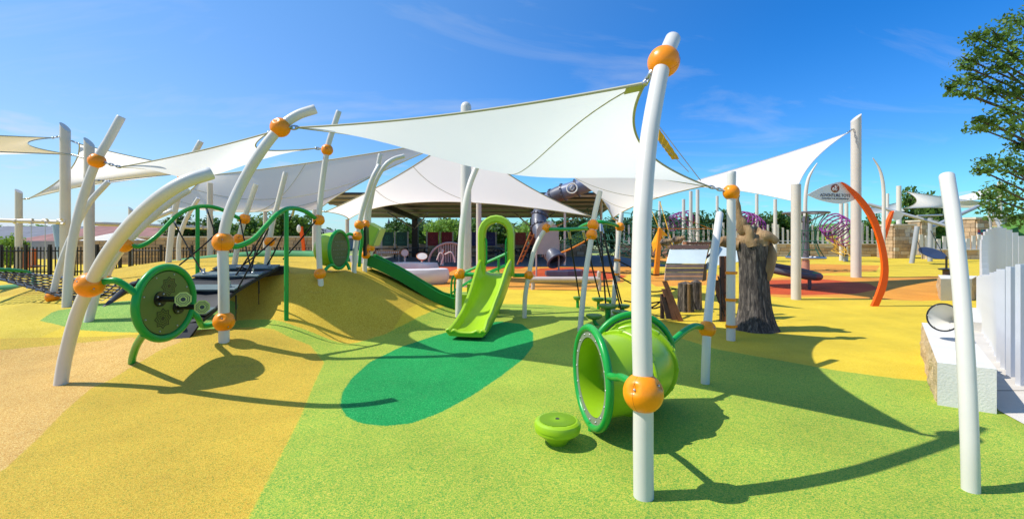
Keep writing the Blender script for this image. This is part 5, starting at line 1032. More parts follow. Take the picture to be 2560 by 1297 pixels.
# ------------------------------------------------------------------ pavilion
ROOFD = mat('dark_brown_metal_roof', (0.030, 0.024, 0.022, 1), 0.5); PURL = mat('grey_brown_purlin', (0.50, 0.46, 0.43, 1), 0.5); SLAB = mat('grey_slab', (0.25, 0.235, 0.225, 1), 0.9, var=0.1)
def pavilion():
    t = thing('pavilion', 'large open pavilion with a dark metal roof on brown posts', 'pavilion', (-3, 31, 0))
    xl, xr = -12.0, 7.0; zf, zb, yf, yb = 3.75, 3.12, 24.5, 38.0
    def rz(y): return zf+(zb-zf)*(y-yf)/(yb-yf)+0.18*math.sin(math.pi*(y-yf)/(yb-yf))
    rows = []
    for i in range(13):
        y = yf+(yb-yf)*i/12; rows.append([Vector((xl, y, rz(y)+0.10)), Vector((xr, y, rz(y)+0.10)), Vector((xr, y, rz(y)+0.22)), Vector((xl, y, rz(y)+0.22))])
    m = M(); m.grid(rows, True); m.add(rows[0], [(0, 1, 2, 3)]); m.add(rows[-1], [(0, 1, 2, 3)]); done(m, 'roof', ROOFD, t, angle=30)
    for i in range(6):
        y = yf+0.3+(yb-yf-0.5)*i/5; m = M(); m.bar((xl+0.1, y, rz(y)+0.06), (xr-0.1, y, rz(y)+0.06), 0.25, 0.09); done(m, 'purlin', PURL, t, smooth=False)
    for x in (-7.4, 1.6):
        m = M(); m.bar((x, yf+0.4, rz(yf)-0.25), (x, yb-0.4, rz(yb)-0.25), 0.18, 0.32); done(m, 'beam', ROOFD, t, smooth=False)
        for y in (35.2,):
            m = M(); m.box((x, y, 1.45), 0.62, 0.62, 3.1) if False else m.box((x, y, 1.5), 0.45, 0.45, 3.0); done(m, 'post', ROOFD, t, smooth=False)
            for s in (-1, 1):
                m = M(); m.tube([(x, y-0.2, 2.2), (x+s*1.5, y-2.5, 3.35)], 0.05, 8); done(m, 'brace', STEEL, t)
    m = M(); m.box((-2.5, 31.6, 0.012), 22, 13.5, 0.07); done(m, 'floor_slab', SLAB, t, smooth=False)
pavilion()
TBL = mat('black_table_coating', (0.02, 0.02, 0.022, 1), 0.5)
def table0():
    t = thing('picnic_table', 'x', 'picnic table', (0, 0, 0), 'black picnic tables in the pavilion')
    m = M(); m.box((0, 0, 0.74), 1.7, 0.75, 0.06); done(m, 'table_top', TBL, t, smooth=False)
    for s in (-1, 1):
        m = M(); m.box((0, s*0.75, 0.45), 1.7, 0.27, 0.05); done(m, 'seat', TBL, t, smooth=False)
        m = M(); m.tube([(s*0.6, -0.75, 0.43), (s*0.6, -0.3, 0.72), (s*0.6, 0.3, 0.72), (s*0.6, 0.75, 0.43)], 0.03, 6); done(m, 'frame', TBL, t)
        m = M(); m.tube([(s*0.6, 0, 0.72), (s*0.6, 0, 0.03)], 0.05, 8); done(m, 'leg', TBL, t)
    return t
tb = table0()
for i, (px, Z, lab) in enumerate(((965, 32, 'leftmost black picnic table in the pavilion'), (1040, 33, 'black picnic table behind the brown post'), (1225, 33, 'black picnic table seen left of the slide hood'), (1262, 30, 'black picnic table seen through the slide hood'), (1312, 32, 'black picnic table right of the slide hood'), (1335, 34, 'rightmost black picnic table in the pavilion'))):
    o = tb if i == 0 else copy_tree(tb); o.location = ((px-CX)/F*Z, Z, 0.045); o.rotation_euler = (0, 0, 0.25*i); o['label'] = lab
def banner(label, px0, px1, Z, y0, y1, col, ecol):
    bm = mat(label.split()[0]+'_banner_cloth', col, 0.7, var=0.08); em = mat(label.split()[0]+'_banner_print', ecol, 0.7); t = thing('banner', label, 'banner', V((px0+px1)/2, 640, Z), 'pavilion banners'); mid = (px0+px1)/2
    for k, (a, b) in enumerate(((px0, mid-2), (mid+2, px1))):
        m = M(); m.prism([V(a+2, y0, Z), V(b-2, y0, Z), V(b-2, y1, Z), V(a+2, y1, Z)], (0, 0.03, 0)); p = done(m, 'panel', bm, t, smooth=False)
        c = V((a+b)/2, y0+14, Z-0.01); m = M(); m.torus(c, (0, 1, 0), 0.15, 0.03, 20, 6); m.ball(c, 0.07, 8, 6); done(m, 'emblem', em, p)
        m = M()
        for q in (24, 27): m.bar(V((a+b)/2-8, y0+q, Z-0.01), V((a+b)/2+8, y0+q, Z-0.01), 0.02, 0.035)
        done(m, 'lettering', em, p)
    for x in (px0, mid, px1):
        a = V(x, y0-1, Z+0.03); m = M(); m.box((a.x, a.y, a.z/2), 0.09, 0.09, a.z); done(m, 'post', PURL, t, smooth=False)
banner('green double banner under the pavilion roof', 954, 1020, 34.5, 580, 615, (0.02, 0.09, 0.065, 1), (0.05, 0.2, 0.14, 1))
banner('red double banner left of the thick pole', 1067, 1132, 34.5, 580, 614, (0.26, 0.025, 0.04, 1), (0.4, 0.08, 0.09, 1))
banner('blue double banner behind the slide hood', 1178, 1240, 34.5, 580, 614, (0.04, 0.045, 0.18, 1), (0.1, 0.12, 0.3, 1))
banner('brick double banner right of the slide hood', 1286, 1352, 34.5, 581, 612, (0.36, 0.075, 0.055, 1), (0.45, 0.14, 0.1, 1))
# ------------------------------------------------------------------ musical play pieces and white bench in front of the pavilion
MAU = mat('mauve_grey_paint', (0.44, 0.37, 0.35, 1), 0.5); OR2 = mat('soft_orange_plastic', (0.62, 0.22, 0.06, 1), 0.5); PALE = mat('pale_drum_skin', (0.68, 0.62, 0.58, 1), 0.5); WB = mat('white_terrazzo', (0.66, 0.62, 0.62, 1), 0.45, var=0.05)
def c_bench(label, pts, r):
    P = spline([Vector((p[0], p[1], r*0.72)) for p in pts], 8); n = len(P); R = [r*min(1, math.sqrt(max(0.0, 1-(1-min(i, n-1-i)/4)**2)) if min(i, n-1-i) < 4 else 1) for i in range(n)]; R = [max(q, 0.02) for q in R]; m = M(); m.tube(P, R, 22); m.v = [(x, y, max(-0.02, min(z, r*1.28))) for x, y, z in m.v]; done(m, 'lounge_bench', WB, label=label, cat='bench', group='white rounded benches')
c_bench('white rounded bench, the front curl beside the dark green slide', [(-4.7, 15.8), (-3.8, 15.7), (-2.9, 15.9), (-2.3, 16.4)], 0.40)
c_bench('white rounded bench, the back curl beside the dark green slide', [(-5.6, 18.4), (-4.6, 18.9), (-3.7, 18.9), (-3.1, 18.5)], 0.44)
t = thing('xylophone', 'low orange framed xylophone with pale bars left of the drums', 'instrument', V(970, 658, 27)); a, b = V(940, 633, 27), V(1001, 633, 27)
m = M(); m.tube([a, a+Vector((0, 0, 0.14)), b+Vector((0, 0, 0.10)), b, a], 0.04, 8); done(m, 'frame', OR2, t)
for i in range(12):
    p = a.lerp(b, (i+0.7)/12.6)+Zu*0.06; m = M(); m.box(p, 0.07, 0.10, 0.17-0.006*i); done(m, 'bar', PALE, t, smooth=False)
for q in (0.06, 0.94):
    p = a.lerp(b, q); m = M(); m.tube([p, (p.x, p.y, 0)], 0.03, 8); done(m, 'leg', MAU, t)
for lab, px, py, Z, r, ax in (('orange rimmed drum facing the camera on a pale post', 1012, 632, 25.5, 0.20, (0.25, -1, 0.15)), ('orange rimmed drum tilted upwards on a pale post', 1055, 641, 24, 0.27, (0.2, -0.75, 0.9)), ('small orange rimmed drum on crossed pale legs', 1106, 628, 25, 0.14, (-0.6, -0.8, 0.2))):
    c = V(px, py, Z); t = thing('drum', lab, 'drum', (c.x, c.y, 0), 'orange drums'); ax = Vector(ax).normalized()
    m = M(); m.lathe([(r*0.35, -0.16), (r*0.9, -0.05), (r, 0.0), (r*1.08, 0.02), (r, 0.04)], c, ax, 24); done(m, 'shell', OR2, t); m = M(); m.lathe([(r, 0.02), (0, 0.03)], c, ax, 24); done(m, 'skin', PALE, t)
    m = M(); e = Vector((c.x, c.y+0.1, 0)); m.tube([c-ax*0.12, e], 0.055, 8); done(m, 'post', PALE, t)
t = thing('chime_arch', 'mauve arch frame with a row of vertical chime bars', 'instrument', V(1120, 655, 25))
m = M(); c = V(1125, 645, 25); m.tube([c+Vector((1.15*math.cos(a), 0, 1.08*math.sin(a)-0.25)) for a in np.linspace(0, math.pi, 24)], 0.06, 10); done(m, 'arch', MAU, t)
for i in range(13):
    x = -0.62+i*0.13; zt = 1.08*math.sqrt(max(0, 1-(x/1.15)**2))-0.32; m = M(); m.box(c+Vector((x, 0.03, (zt-0.2)/2)), 0.06, 0.05, zt+0.25); done(m, 'chime', MAU, t, smooth=False)
t = thing('rocker_frame', 'pale tube frame toy with crossed legs in front of the chime arch', 'play frame', V(1120, 660, 24))
for pts in (((1092, 650), (1100, 632), (1108, 640), (1102, 662)), ((1112, 636), (1126, 630), (1134, 640), (1137, 656))):
    m = M(); m.tube(spline([V(*p, 24) for p in pts], 5), 0.035, 8); done(m, 'tube', PALE, t)
# ------------------------------------------------------------------ dark tube slide
TUBE = mat('dark_slate_blue_plastic', (0.085, 0.092, 0.13, 1), 0.45, var=0.08, coat=0.05); TUBE2 = mat('mid_slate_blue_plastic', (0.13, 0.16, 0.26, 1), 0.42, var=0.08, coat=0.05)
def tube_slide():
    P = spline([V(1391, 652, 18.9), V(1380, 634, 19.2), V(1366, 606, 19.9), V(1352, 580, 20.4), V(1347, 555, 20.8), V(1352, 530, 21.0), V(1366, 508, 20.9), V(1384, 492, 20.6), V(1405, 482, 20.4), V(1430, 474, 20.2), V(1470, 460, 20.0), V(1520, 440, 19.8)], 6); n = len(P)
    t = thing('tube_slide', 'dark slate blue tube slide with bolted rings descending behind the lime slide', 'slide', (P[0].x, P[0].y, 0)); cuts = list(range(0, n, 7))+[n-1]
    for i in range(len(cuts)-1):
        seg = P[cuts[i]:cuts[i+1]+1]; m = M(); m.tube(seg, 0.345, 28, False)
        if i == 0: q = M(); q.tube(seg, 0.32, 28, False); m.cat(q)
        done(m, 'tube_section', TUBE2 if i in (5, 7, 8) else TUBE, t, kind='part' if False else None)
    for c in cuts[1:-1]:
        d = (P[c+1]-P[c-1]).normalized(); m = M(); m.lathe([(0.335, -0.045), (0.385, -0.045), (0.385, 0.045), (0.335, 0.045)], P[c], d, 28); fl = done(m, 'flange', TUBE, t, angle=20); m = M()
        u = d.orthogonal().normalized(); w = d.cross(u)
        for j in range(16): m.ball(P[c]+(u*math.cos(j*math.pi/8)+w*math.sin(j*math.pi/8))*0.385, 0.036, 6, 4)
        done(m, 'bolt', TUBE, fl)
    d = (P[0]-P[2]).normalized(); m = M(); m.torus(P[0], d, 0.37, 0.055, 32, 10); done(m, 'mouth_ring', TUBE, t)
    m = M(); m.lathe([(0.32, 0.0), (0.0, 0.0)], P[3], d, 24); done(m, 'painted_shade_disc', BLACK, t)  # black disc across the tube, painted in place of the shade inside
    a = V(1372, 672, 18.8); A = [V(1362, 676, 19.0), V(1366, 690, 18.6), V(1420, 692, 18.5), V(1452, 690, 18.6), V(1458, 682, 19.0), V(1440, 674, 19.4), V(1400, 668, 19.6)]; m = M(); m.prism([(p.x, p.y, 0.05) for p in A], (0, 0, 0.16)); done(m, 'exit_trough', TUBE, t, smooth=False)
    m = M(); m.prism([(p.x*0.99+0.02, p.y, 0.21) for p in A[1:5]]+[(A[5].x, A[5].y, 0.21)], (0, 0, 0.05)); done(m, 'trough_lip', TUBE2, t, smooth=False)
    c = V(1430, 471, 19.55); m = M(); m.torus(c, (-0.25, -1, 0.3), 0.22, 0.028, 28, 8); m.tube([c+Vector((-0.08, 0, 0.0)), c+Vector((0, 0, 0.09)), c+Vector((0.09, 0, 0.02)), c+Vector((0.0, 0, -0.08)), c+Vector((-0.08, 0, 0.0))], 0.03, 6); done(m, 'emblem', WHITE, t)
    m = M(); pts = []
    for i in range(17):
        a_ = math.pi*i/16; pts.append(V(1369, 582, 18.95)+Vector((0.46*math.cos(a_), 0, 0.46*math.sin(a_))))
    b1, b0 = V(1369-28, 650, 18.95), V(1369+28, 650, 18.95); m.prism([Vector((pts[0].x, pts[0].y, 0.9))]+pts+[Vector((pts[-1].x, pts[-1].y, 0.9))], (0, 0.08, 0)); done(m, 'entry_panel', MAU, t, angle=20)
    for x in (1341, 1397):
        p = V(x, 600, 19.0); m = M(); m.tube([(p.x, p.y, 0), (p.x, p.y, 1.5)], 0.035, 8); done(m, 'leg', MAU, t)
tube_slide()
t = thing('balance_beam', 'grey log balance beam with a carved end post behind the lime slide', 'balance beam', V(1420, 727, 13.8))
m = M(); m.tube([V(1326, 698, 14.2), V(1500, 698, 13.8)], 0.085, 14); done(m, 'beam', MAU, t)
for a in ((1331, 698, 14.2), (1497, 690, 13.8)):
    p = V(*a); m = M(); m.tube(spline([(p.x, p.y, -0.05), (p.x+0.02, p.y, 0.15), (p.x, p.y, p.z+0.05), (p.x+0.03, p.y, p.z+0.14)], 4), [0.06]*13 if False else 0.06, 10); done(m, 'post', MAU, t)
# ------------------------------------------------------------------ rope nets
RG = mat('green_rope', (0.012, 0.10, 0.06, 1), 0.8); RO = mat('orange_rope', (0.60, 0.22, 0.02, 1), 0.8); RY = mat('yellow_rope', (0.62, 0.36, 0.03, 1), 0.8); RP = mat('purple_rope', (0.20, 0.015, 0.19, 1), 0.6)
def rope_net(label, C, nu, nv, mt_, sag=0.3, r=0.016, jit=0.18, extra=(), seed=0):
    C = [V(*c) for c in C]; rd = random.Random(seed); t = thing('rope_net', label, 'climbing net', (sum(c.x for c in C)/4, sum(c.y for c in C)/4, 0), 'rope nets'); J = {}
    def S(i, j):
        if (i, j) not in J:
            u, v = i/nu, j/nv; J[(i, j)] = C[0].lerp(C[1], u).lerp(C[3].lerp(C[2], u), v)-Zu*(sag*math.sin(math.pi*u)*math.sin(math.pi*v))+Vector((rd.uniform(-jit, jit), rd.uniform(-jit, jit)*2, rd.uniform(-jit, jit)*0.7))
        return J[(i, j)]
    m = M()
    for i in range(nu):
        for j in range(nv):
            m.tube([S(i, j), S(i+1, j)], r, 4, False); m.tube([S(i, j), S(i, j+1)], r, 4, False)
            if (i+j) % 2 == 0: m.tube([S(i, j), S(i+1, j+1)], r*0.8, 4, False)
    done(m, 'rope_mesh', mt_, t, kind='stuff')
    for a, b, mm in extra: m = M(); m.tube([V(*a), V(*b)], r*1.4, 6); done(m, 'guy_rope', mm, t)
rope_net('tangled green climbing net left of the foreground post', [(1480, 560, 22), (1600, 520, 21), (1600, 640, 20), (1500, 640, 21)], 11, 10, RG, seed=1)
rope_net('tangled green climbing net right of the foreground post', [(1620, 520, 22), (1720, 560, 24), (1700, 645, 22), (1620, 645, 20)], 10, 11, RG, seed=2, extra=[((1610, 480, 22), (1668, 620, 21), RY), ((1650, 505, 23), (1685, 625, 21), RY), ((1610, 571, 21), (1780, 572, 24), RO)])
rope_net('wide green climbing net in front of the white pickets', [(1690, 565, 27), (1800, 560, 30), (1820, 625, 29), (1690, 640, 26)], 12, 7, RG, seed=3, extra=[((1745, 535, 28), (1790, 590, 28), RG), ((1785, 540, 28), (1830, 600, 28), RG), ((1690, 540, 28), (1800, 580, 29), RO)])
rope_net('green net strands in front of the trees right of the tube slide', [(1400, 560, 27), (1480, 520, 26), (1490, 590, 26), (1410, 625, 27)], 7, 6, RG, seed=4, extra=[((1330, 588, 26), (1432, 548, 26), RO), ((1345, 598, 26), (1400, 560, 26), RO)])
t = thing('net_bridge', 'hanging rope bridge with an orange edge and green side ropes', 'rope bridge', V(1420, 640, 24)); A = spline([V(1355, 640, 25), V(1400, 632, 24.6), V(1440, 615, 24.2), V(1480, 590, 24), V(1500, 560, 24)], 6)
m = M(); m.tube(A, 0.045, 8); done(m, 'edge_rope', RO, t)
m = M(); B = [p+Vector((0, 0, 0.62)) for p in A]; m.tube(B, 0.02, 6); done(m, 'hand_rope', RG, t)
m = M()
for p, q in zip(A, B): m.tube([p, q], 0.012, 4, False)
for k in (0.25, 0.5, 0.75): m.tube([p.lerp(q, k) for p, q in zip(A, B)], 0.012, 4, False)
done(m, 'rope_mesh', RG, t, kind='stuff')
def coil(label, c, axis, R, ln, turns, mt_, lower=None):
    c = V(*c); t = thing('coil_climber', label, 'climbing net', (c.x, c.y, 0), 'purple coil climbers'); axis = Vector(axis).normalized(); u = axis.orthogonal().normalized(); w = axis.cross(u)
    for i in range(turns):
        q = i/(turns-1)-0.5; rr = R*(0.7+0.3*math.cos(q*2.2)); m = M(); m.tube([c+axis*(ln*q)+(u*math.cos(a)+w*math.sin(a))*rr for a in np.linspace(0, 2*math.pi, 19)[:-1]], 0.042, 6, False, True); done(m, 'ring', mt_, t)
    m = M()
    for k in range(10):
        a = k*math.pi/5; m.tube([c+axis*(ln*q)+(u*math.cos(a+q)+w*math.sin(a+q))*R*(0.7+0.3*math.cos(q*2.2)) for q in np.linspace(-0.5, 0.5, 8)], 0.022, 5, False)
    done(m, 'rope_mesh', lower or mt_, t, kind='stuff')
coil('purple ring coil climber in front of the right white pickets', (2098, 575, 30), (0.8, 0.2, -0.55), 0.85, 1.7, 6, RP)
coil('purple ring coil climber behind the carved trunk', (1872, 562, 30), (0.9, 0.3, -0.35), 0.75, 1.5, 6, RP)
coil('small purple ring coil climber far behind the playhouse', (1700, 552, 33), (0.9, 0.2, 0.3), 0.6, 1.6, 6, RP)
rope_net('yellow rope net sloping below the purple coil at right', [(2065, 590, 30), (2120, 600, 30), (2125, 640, 29), (2095, 640, 29)], 6, 5, RY, seed=6, sag=0.1)
def cone_spinner():
    Z = 22; t = thing('net_spinner', 'grey spinning cone climber with green ropes between two rings', 'climber', GX(2014, Z)+(0,)); x = (2014-CX)/F*Z; DG = mat('slate_grey_paint', (0.12, 0.12, 0.15, 1), 0.4)
    m = M(); m.tube([(x, Z, 0.0), (x, Z, 2.6)], 0.14, 14); done(m, 'mast', DG, t); m = M(); m.lathe([(0.17, 0.05), (0.17, 0.48), (0.2, 0.5)], (x, Z, 0), n=16); done(m, 'hub', mat('dusty_pink_hub', (0.45, 0.22, 0.17, 1), 0.5), t)
    m = M(); m.torus((x, Z, 2.75), Zu, 0.95, 0.045, 36, 8); done(m, 'top_ring', DG, t); m = M(); m.torus((x, Z, 0.62), Zu, 0.80, 0.05, 36, 8); done(m, 'bottom_ring', STEEL, t)
    for k in range(6):
        a = k*math.pi/3; m = M(); m.tube([(x, Z, 2.25), (x+0.95*math.cos(a), Z+0.95*math.sin(a), 2.75)], 0.035, 6); done(m, 'spoke', DG, t)
    m = M()
    for k in range(12):
        a = k*math.pi/6; prev = None
        for q in range(6):
            f = q/5; r = 0.95*(1-f)+0.80*f-0.45*math.sin(math.pi*f); p = Vector((x+r*math.cos(a+0.25*f*(1 if k % 2 else -1)), Z+r*math.sin(a+0.25*f*(1 if k % 2 else -1)), 2.75*(1-f)+0.62*f))
            if prev: m.tube([prev, p], 0.018, 4, False)
            prev = p
    for zz in (1.0, 1.4, 1.9): m.torus((x, Z, zz), Zu, 0.55, 0.016, 18, 4)
    done(m, 'rope_mesh', RG, t, kind='stuff')
cone_spinner()
t = thing('roller_ring', 'tilted dark grey padded ring on short legs right of the carved trunk', 'play ring', V(1980, 703, 15)); c = V(1968, 676, 15.0); RGY = mat('dark_grey_pad', (0.07, 0.065, 0.085, 1), 0.6, var=0.15)
ring = [c+Vector((0.92*math.cos(a), 0.75*math.sin(a), -0.14*math.cos(a)+0.10*math.sin(a))) for a in np.linspace(0, 2*math.pi, 41)[:-1]]
m = M(); m.tube(ring, 0.105, 12, True, True); done(m, 'padded_ring', RGY, t)
for k0, k1, mt_ in ((33, 37, mat('dark_red_pad', (0.25, 0.05, 0.04, 1), 0.6)), (37, 41, mat('green_pad', (0.05, 0.20, 0.05, 1), 0.6))): m = M(); m.tube([ring[k % 40] for k in range(k0, k1)], 0.108, 12); done(m, 'colour_band', mt_, t)
for a in (0.3, 1.9, 3.5, 5.0):
    p = c+Vector((0.92*math.cos(a), 0.75*math.sin(a), -0.14*math.cos(a)+0.10*math.sin(a))); m = M(); m.tube([(p.x, p.y, p.z-0.05), (p.x, p.y, -0.03)], 0.05, 10); done(m, 'leg', RGY, t)
t = thing('orange_sculpture', 'orange folded sail sculpture left of the playhouse', 'sculpture', V(1641, 690, 18)); m = M(); m.prism([V(1648, 570, 18), V(1655, 576, 18), V(1648, 690, 18), V(1636, 690, 18)], (0.0, 0.18, 0)); done(m, 'mast', mat('amber_paint', (0.80, 0.27, 0.01, 1), 0.4), t, smooth=False)
m = M(); m.prism([V(1649, 568, 18.1), V(1630, 608, 18.4), V(1634, 630, 18.4), V(1648, 600, 18.1)], (0, 0.06, 0)); m2 = M(); m2.prism([V(1650, 568, 18.2), V(1671, 590, 18.4), V(1655, 590, 18.2)], (0, 0.06, 0)); done(m, 'wing', YEL, t, smooth=False); done(m2, 'wing', YEL, t, smooth=False)
t = thing('swing_frame', 'grey tube swing frame with a dark dish seat at right', 'swing', V(2330, 655, 29)); SG = mat('grey_tube_paint', (0.36, 0.38, 0.40, 1), 0.4)
for a, b, r in (((2279, 656, 28), (2293, 566, 28), 0.13), ((2325, 640, 30), (2326, 545, 30), 0.13), ((2170, 510, 30), (2365, 565, 28), 0.10), ((2325, 570, 30), (2470, 505, 33), 0.12), ((2470, 505, 33), (2510, 590, 32), 0.10), ((2472, 520, 33), (2480, 595, 33), 0.07), ((2293, 540, 28), (2355, 538, 30), 0.06)):
    m = M(); p, q = V(*a), V(*b)
    if a[1] > 630: p.z = -0.05
    m.tube([p, q], r, 12); done(m, 'tube', SG, t)
m = M(); c = V(2330, 634, 27); m.lathe([(0.0, -0.12), (0.4, -0.08), (0.64, 0.02), (0.66, 0.05), (0.62, 0.05), (0.0, -0.04)], c, (0.0, -0.5, 0.85), 32); done(m, 'dish_seat', mat('navy_dish', (0.035, 0.05, 0.09, 1), 0.4), t)
m = M(); m.tube([c+Vector((-0.6, 0, 0.05)), V(2293, 600, 28)], 0.02, 6); m2 = M(); m2.tube([c+Vector((0.6, 0, 0.05)), V(2326, 575, 30)], 0.02, 6); done(m, 'chain', BLK, t); done(m2, 'chain', BLK, t)
for lab, px, py, Z in (('small black spinning seat on a post behind the right leaning post', 2366, 673, 19.5), ('small black tilted seat left of the tallest right pole', 2114, 637, 30)):
    c = V(px, py, Z); t = thing('spin_seat', lab, 'seat', (c.x, c.y, 0), 'small spinning seats'); m = M(); m.lathe([(0.0, -0.04), (0.26, -0.03), (0.28, 0.02), (0.0, 0.06)], c, n=24); done(m, 'seat', BLACKP, t); m = M(); m.tube([(c.x, c.y, -0.02), (c.x, c.y, c.z)], 0.13, 12); done(m, 'base_post', mat('dark_seat_post', (0.1, 0.06, 0.06, 1), 0.6) if px > 2200 else SG, t); m = M(); m.tube([c, c+Zu*0.55], 0.04, 8); done(m, 'handle', BLACKP, t)
t = thing('orange_ladder', 'steep orange rope ladder beside the dark tube slide', 'ladder', V(1293, 668, 20))
for a, b in (((1293, 662, 20), (1327, 580, 20)), ((1303, 655, 20), (1336, 585, 20))):
    m = M(); m.tube([V(*a), V(*b)], 0.03, 6); done(m, 'side_rope', mat('rust_orange', (0.42, 0.12, 0.02, 1), 0.7), t)
for i in range(6): m = M(); q = (i+0.5)/6; m.tube([V(1293, 662, 20).lerp(V(1327, 580, 20), q), V(1303, 655, 20).lerp(V(1336, 585, 20), q)], 0.025, 6); done(m, 'rung', OR2, t)
# orange sculpture and picnic pieces left of the mound crest
t = thing('orange_marker', 'narrow orange curved blade with a pale oval top behind the mound', 'sculpture', V(757, 650, 20)); m = M(); rows = []
for a, b in zip(spline([V(*p, 20) for p in ((748, 566), (750, 590), (754, 615), (755, 655))], 4), spline([V(*p, 20) for p in ((754, 566), (757, 590), (760, 615), (760, 655))], 4)): rows.append([a, b, b+Vector((0, .12, 0)), a+Vector((0, .12, 0))])
m.grid(rows, True); done(m, 'blade', ORS, t); m = M(); m.ball(V(747, 572, 20), 0.16, 14, 10, (0.6, 0.2, 1.1)); done(m, 'oval_plate', SIGNW, t)
# ------------------------------------------------------------------ swings and houses at left
t = thing('swing_beam', 'cream overhead swing beam with hanging chains at the far left', 'swing', V(60, 690, 17.6)); m = M(); m.tube([V(-90, 548, 17), V(165, 556, 17.4)], 0.075, 12); done(m, 'beam', CREAM, t)
for x in (40, 78, 113, 150):
    a = V(x, 553, 17.2); m = M(); m.lathe([(0.1, -0.05), (0.1, 0.05)], a, (1, 0, 0), 14); done(m, 'clamp', CREAM, t)
    if x in (78, 113): m = M(); m.tube([a, (a.x, a.y, 0.55)], 0.012, 6); done(m, 'chain', STEEL, t)
m = M(); m.box((V(95, 0, 17.2).x, 17.2, 0.53), 0.5, 0.16, 0.03); done(m, 'seat', BLACKP, t)
t = thing('swing_beam', 'cream overhead swing beam behind the arched posts', 'swing', V(400, 660, 19)); m = M(); m.tube([V(230, 559, 17), V(350, 563, 19), V(525, 570, 20.2)], 0.075, 12); done(m, 'beam', CREAM, t)
for x in (440, 480, 505):
    a = V(x, 568, 20); m = M(); m.lathe([(0.1, -0.05), (0.1, 0.05)], a, (1, 0, 0), 14); done(m, 'clamp', CREAM, t)
BLUP = mat('pale_blue_paint', (0.36, 0.50, 0.62, 1), 0.4); m = M(); m.tube([V(152, 650, 21), V(138, 562, 21)], 0.11, 14); done(m, 'leaning_pole', BLUP, label='pale blue leaning pole behind the tallest left pole', cat='pole')
def house(label, x0, x1, Z, dep, wallh, ridge, wallm, roofm, wins):
    t = thing('house', label, 'house', ((x0+x1)/2, Z, 0), 'houses beyond the fence'); m = M(); m.box(((x0+x1)/2, Z+dep/2, wallh/2), x1-x0, dep, wallh); done(m, 'wall', wallm, t, smooth=False)
    e = 0.5; a = [Vector((x0-e, Z-e, wallh)), Vector((x1+e, Z-e, wallh)), Vector((x1+e, Z+dep+e, wallh)), Vector((x0-e, Z+dep+e, wallh))]; w = min(x1-x0, dep)/2*0.8; r0, r1 = Vector((x0+w, Z+dep/2, ridge)), Vector((x1-w, Z+dep/2, ridge))
    m = M(); m.add(a+[r0, r1], [(0, 1, 5, 4), (1, 2, 5), (2, 3, 4, 5), (3, 0, 4), (3, 2, 1, 0)]); rf = done(m, 'roof', roofm, t, smooth=False)
    m = M(); c = r0.lerp(r1, 0.8)+Vector((0, -0.8, -0.1)); m.box(c, 0.7, 0.7, 0.9); done(m, 'chimney', STONES[3], rf, smooth=False)
    for q in wins:
        x = x0+(x1-x0)*q; m = M(); m.box((x, Z-0.03, wallh*0.6), 1.2, 0.08, 1.0); f = done(m, 'window', WHITE, t, smooth=False); m = M(); m.box((x, Z-0.08, wallh*0.6), 1.0, 0.04, 0.8); done(m, 'pane', BLACKP, f, smooth=False)
def shingle(n, c): return mat(n, c, 0.9, var=0.22, vscale=1.2, bump=0.6, bscale=9)
HW = mat('grey_lilac_stucco', (0.36, 0.33, 0.34, 1), 0.9, var=0.1)
house('house with a grey hipped roof at the far left', -62, -43.5, 46, 12, 1.35, 2.75, HW, shingle('grey_shingle', (0.17, 0.175, 0.20, 1)), (0.3, 0.7)); house('house with a reddish brown hipped roof left of the arches', -46, -33, 43, 10, 1.2, 2.9, HW, shingle('rose_shingle', (0.30, 0.145, 0.125, 1)), (0.25, 0.6)); house('house with a grey roof seen between the left posts', -34, -20, 52, 11, 1.4, 2.75, HW, shingle('slate_shingle', (0.19, 0.19, 0.215, 1)), (0.3, 0.7))
m = M(); m.box((V(110, 0, 33).x, 33, 0.62), 16, 0.25, 1.36); done(m, 'garden_wall', HW, label='pale lilac grey wall beyond the left iron fence', cat='wall', smooth=False)
ROADM = mat('pale_asphalt', (0.25, 0.235, 0.23, 1), 0.9, var=0.08); m = M(); m.box((-30, 28.5, -0.03), 26, 4.5, 0.02); done(m, 'street', ROADM, label='pale street beyond the left iron fence', cat='street', kind='structure', smooth=False)
m = M(); c = V(68, 640, 24); m.box((c.x, c.y, 0.55), 0.75, 0.2, 0.85); m.box((c.x, c.y, 0.08), 0.9, 0.5, 0.12); done(m, 'traffic_barrier', mat('barrier_orange', (0.62, 0.13, 0.03, 1), 0.6), label='orange traffic barrier behind the left iron fence', cat='barrier', smooth=False)
t = thing('sunshade', 'pale low canopy with grey post behind the left arches', 'umbrella', V(285, 640, 24)); c = V(285, 596, 24); m = M(); m.lathe([(1.35, -0.1), (0.8, 0.08), (0.05, 0.28)], c, n=8); done(m, 'canopy', SAILW, t, smooth=False); m = M(); m.tube([(c.x, c.y, 0), (c.x, c.y, c.z+0.25)], 0.04, 8); done(m, 'mast', STEEL, t)
for lab, px, Z, yt in (('left dark church spire beyond the trees', 972, 120, 545), ('right dark church spire beyond the trees', 995, 125, 556)):
    x = (px-CX)/F*Z; zt = EH+(HY-yt)/F*Z; m = M(); m.lathe([(0.75, 0), (0.75, zt*0.45), (0.95, zt*0.46), (0.02, zt)], (x, Z, 0), n=8); done(m, 'spire', mat('spire_slate', (0.05, 0.07, 0.09, 1), 0.7), label=lab, cat='spire', group='church spires', smooth=False)
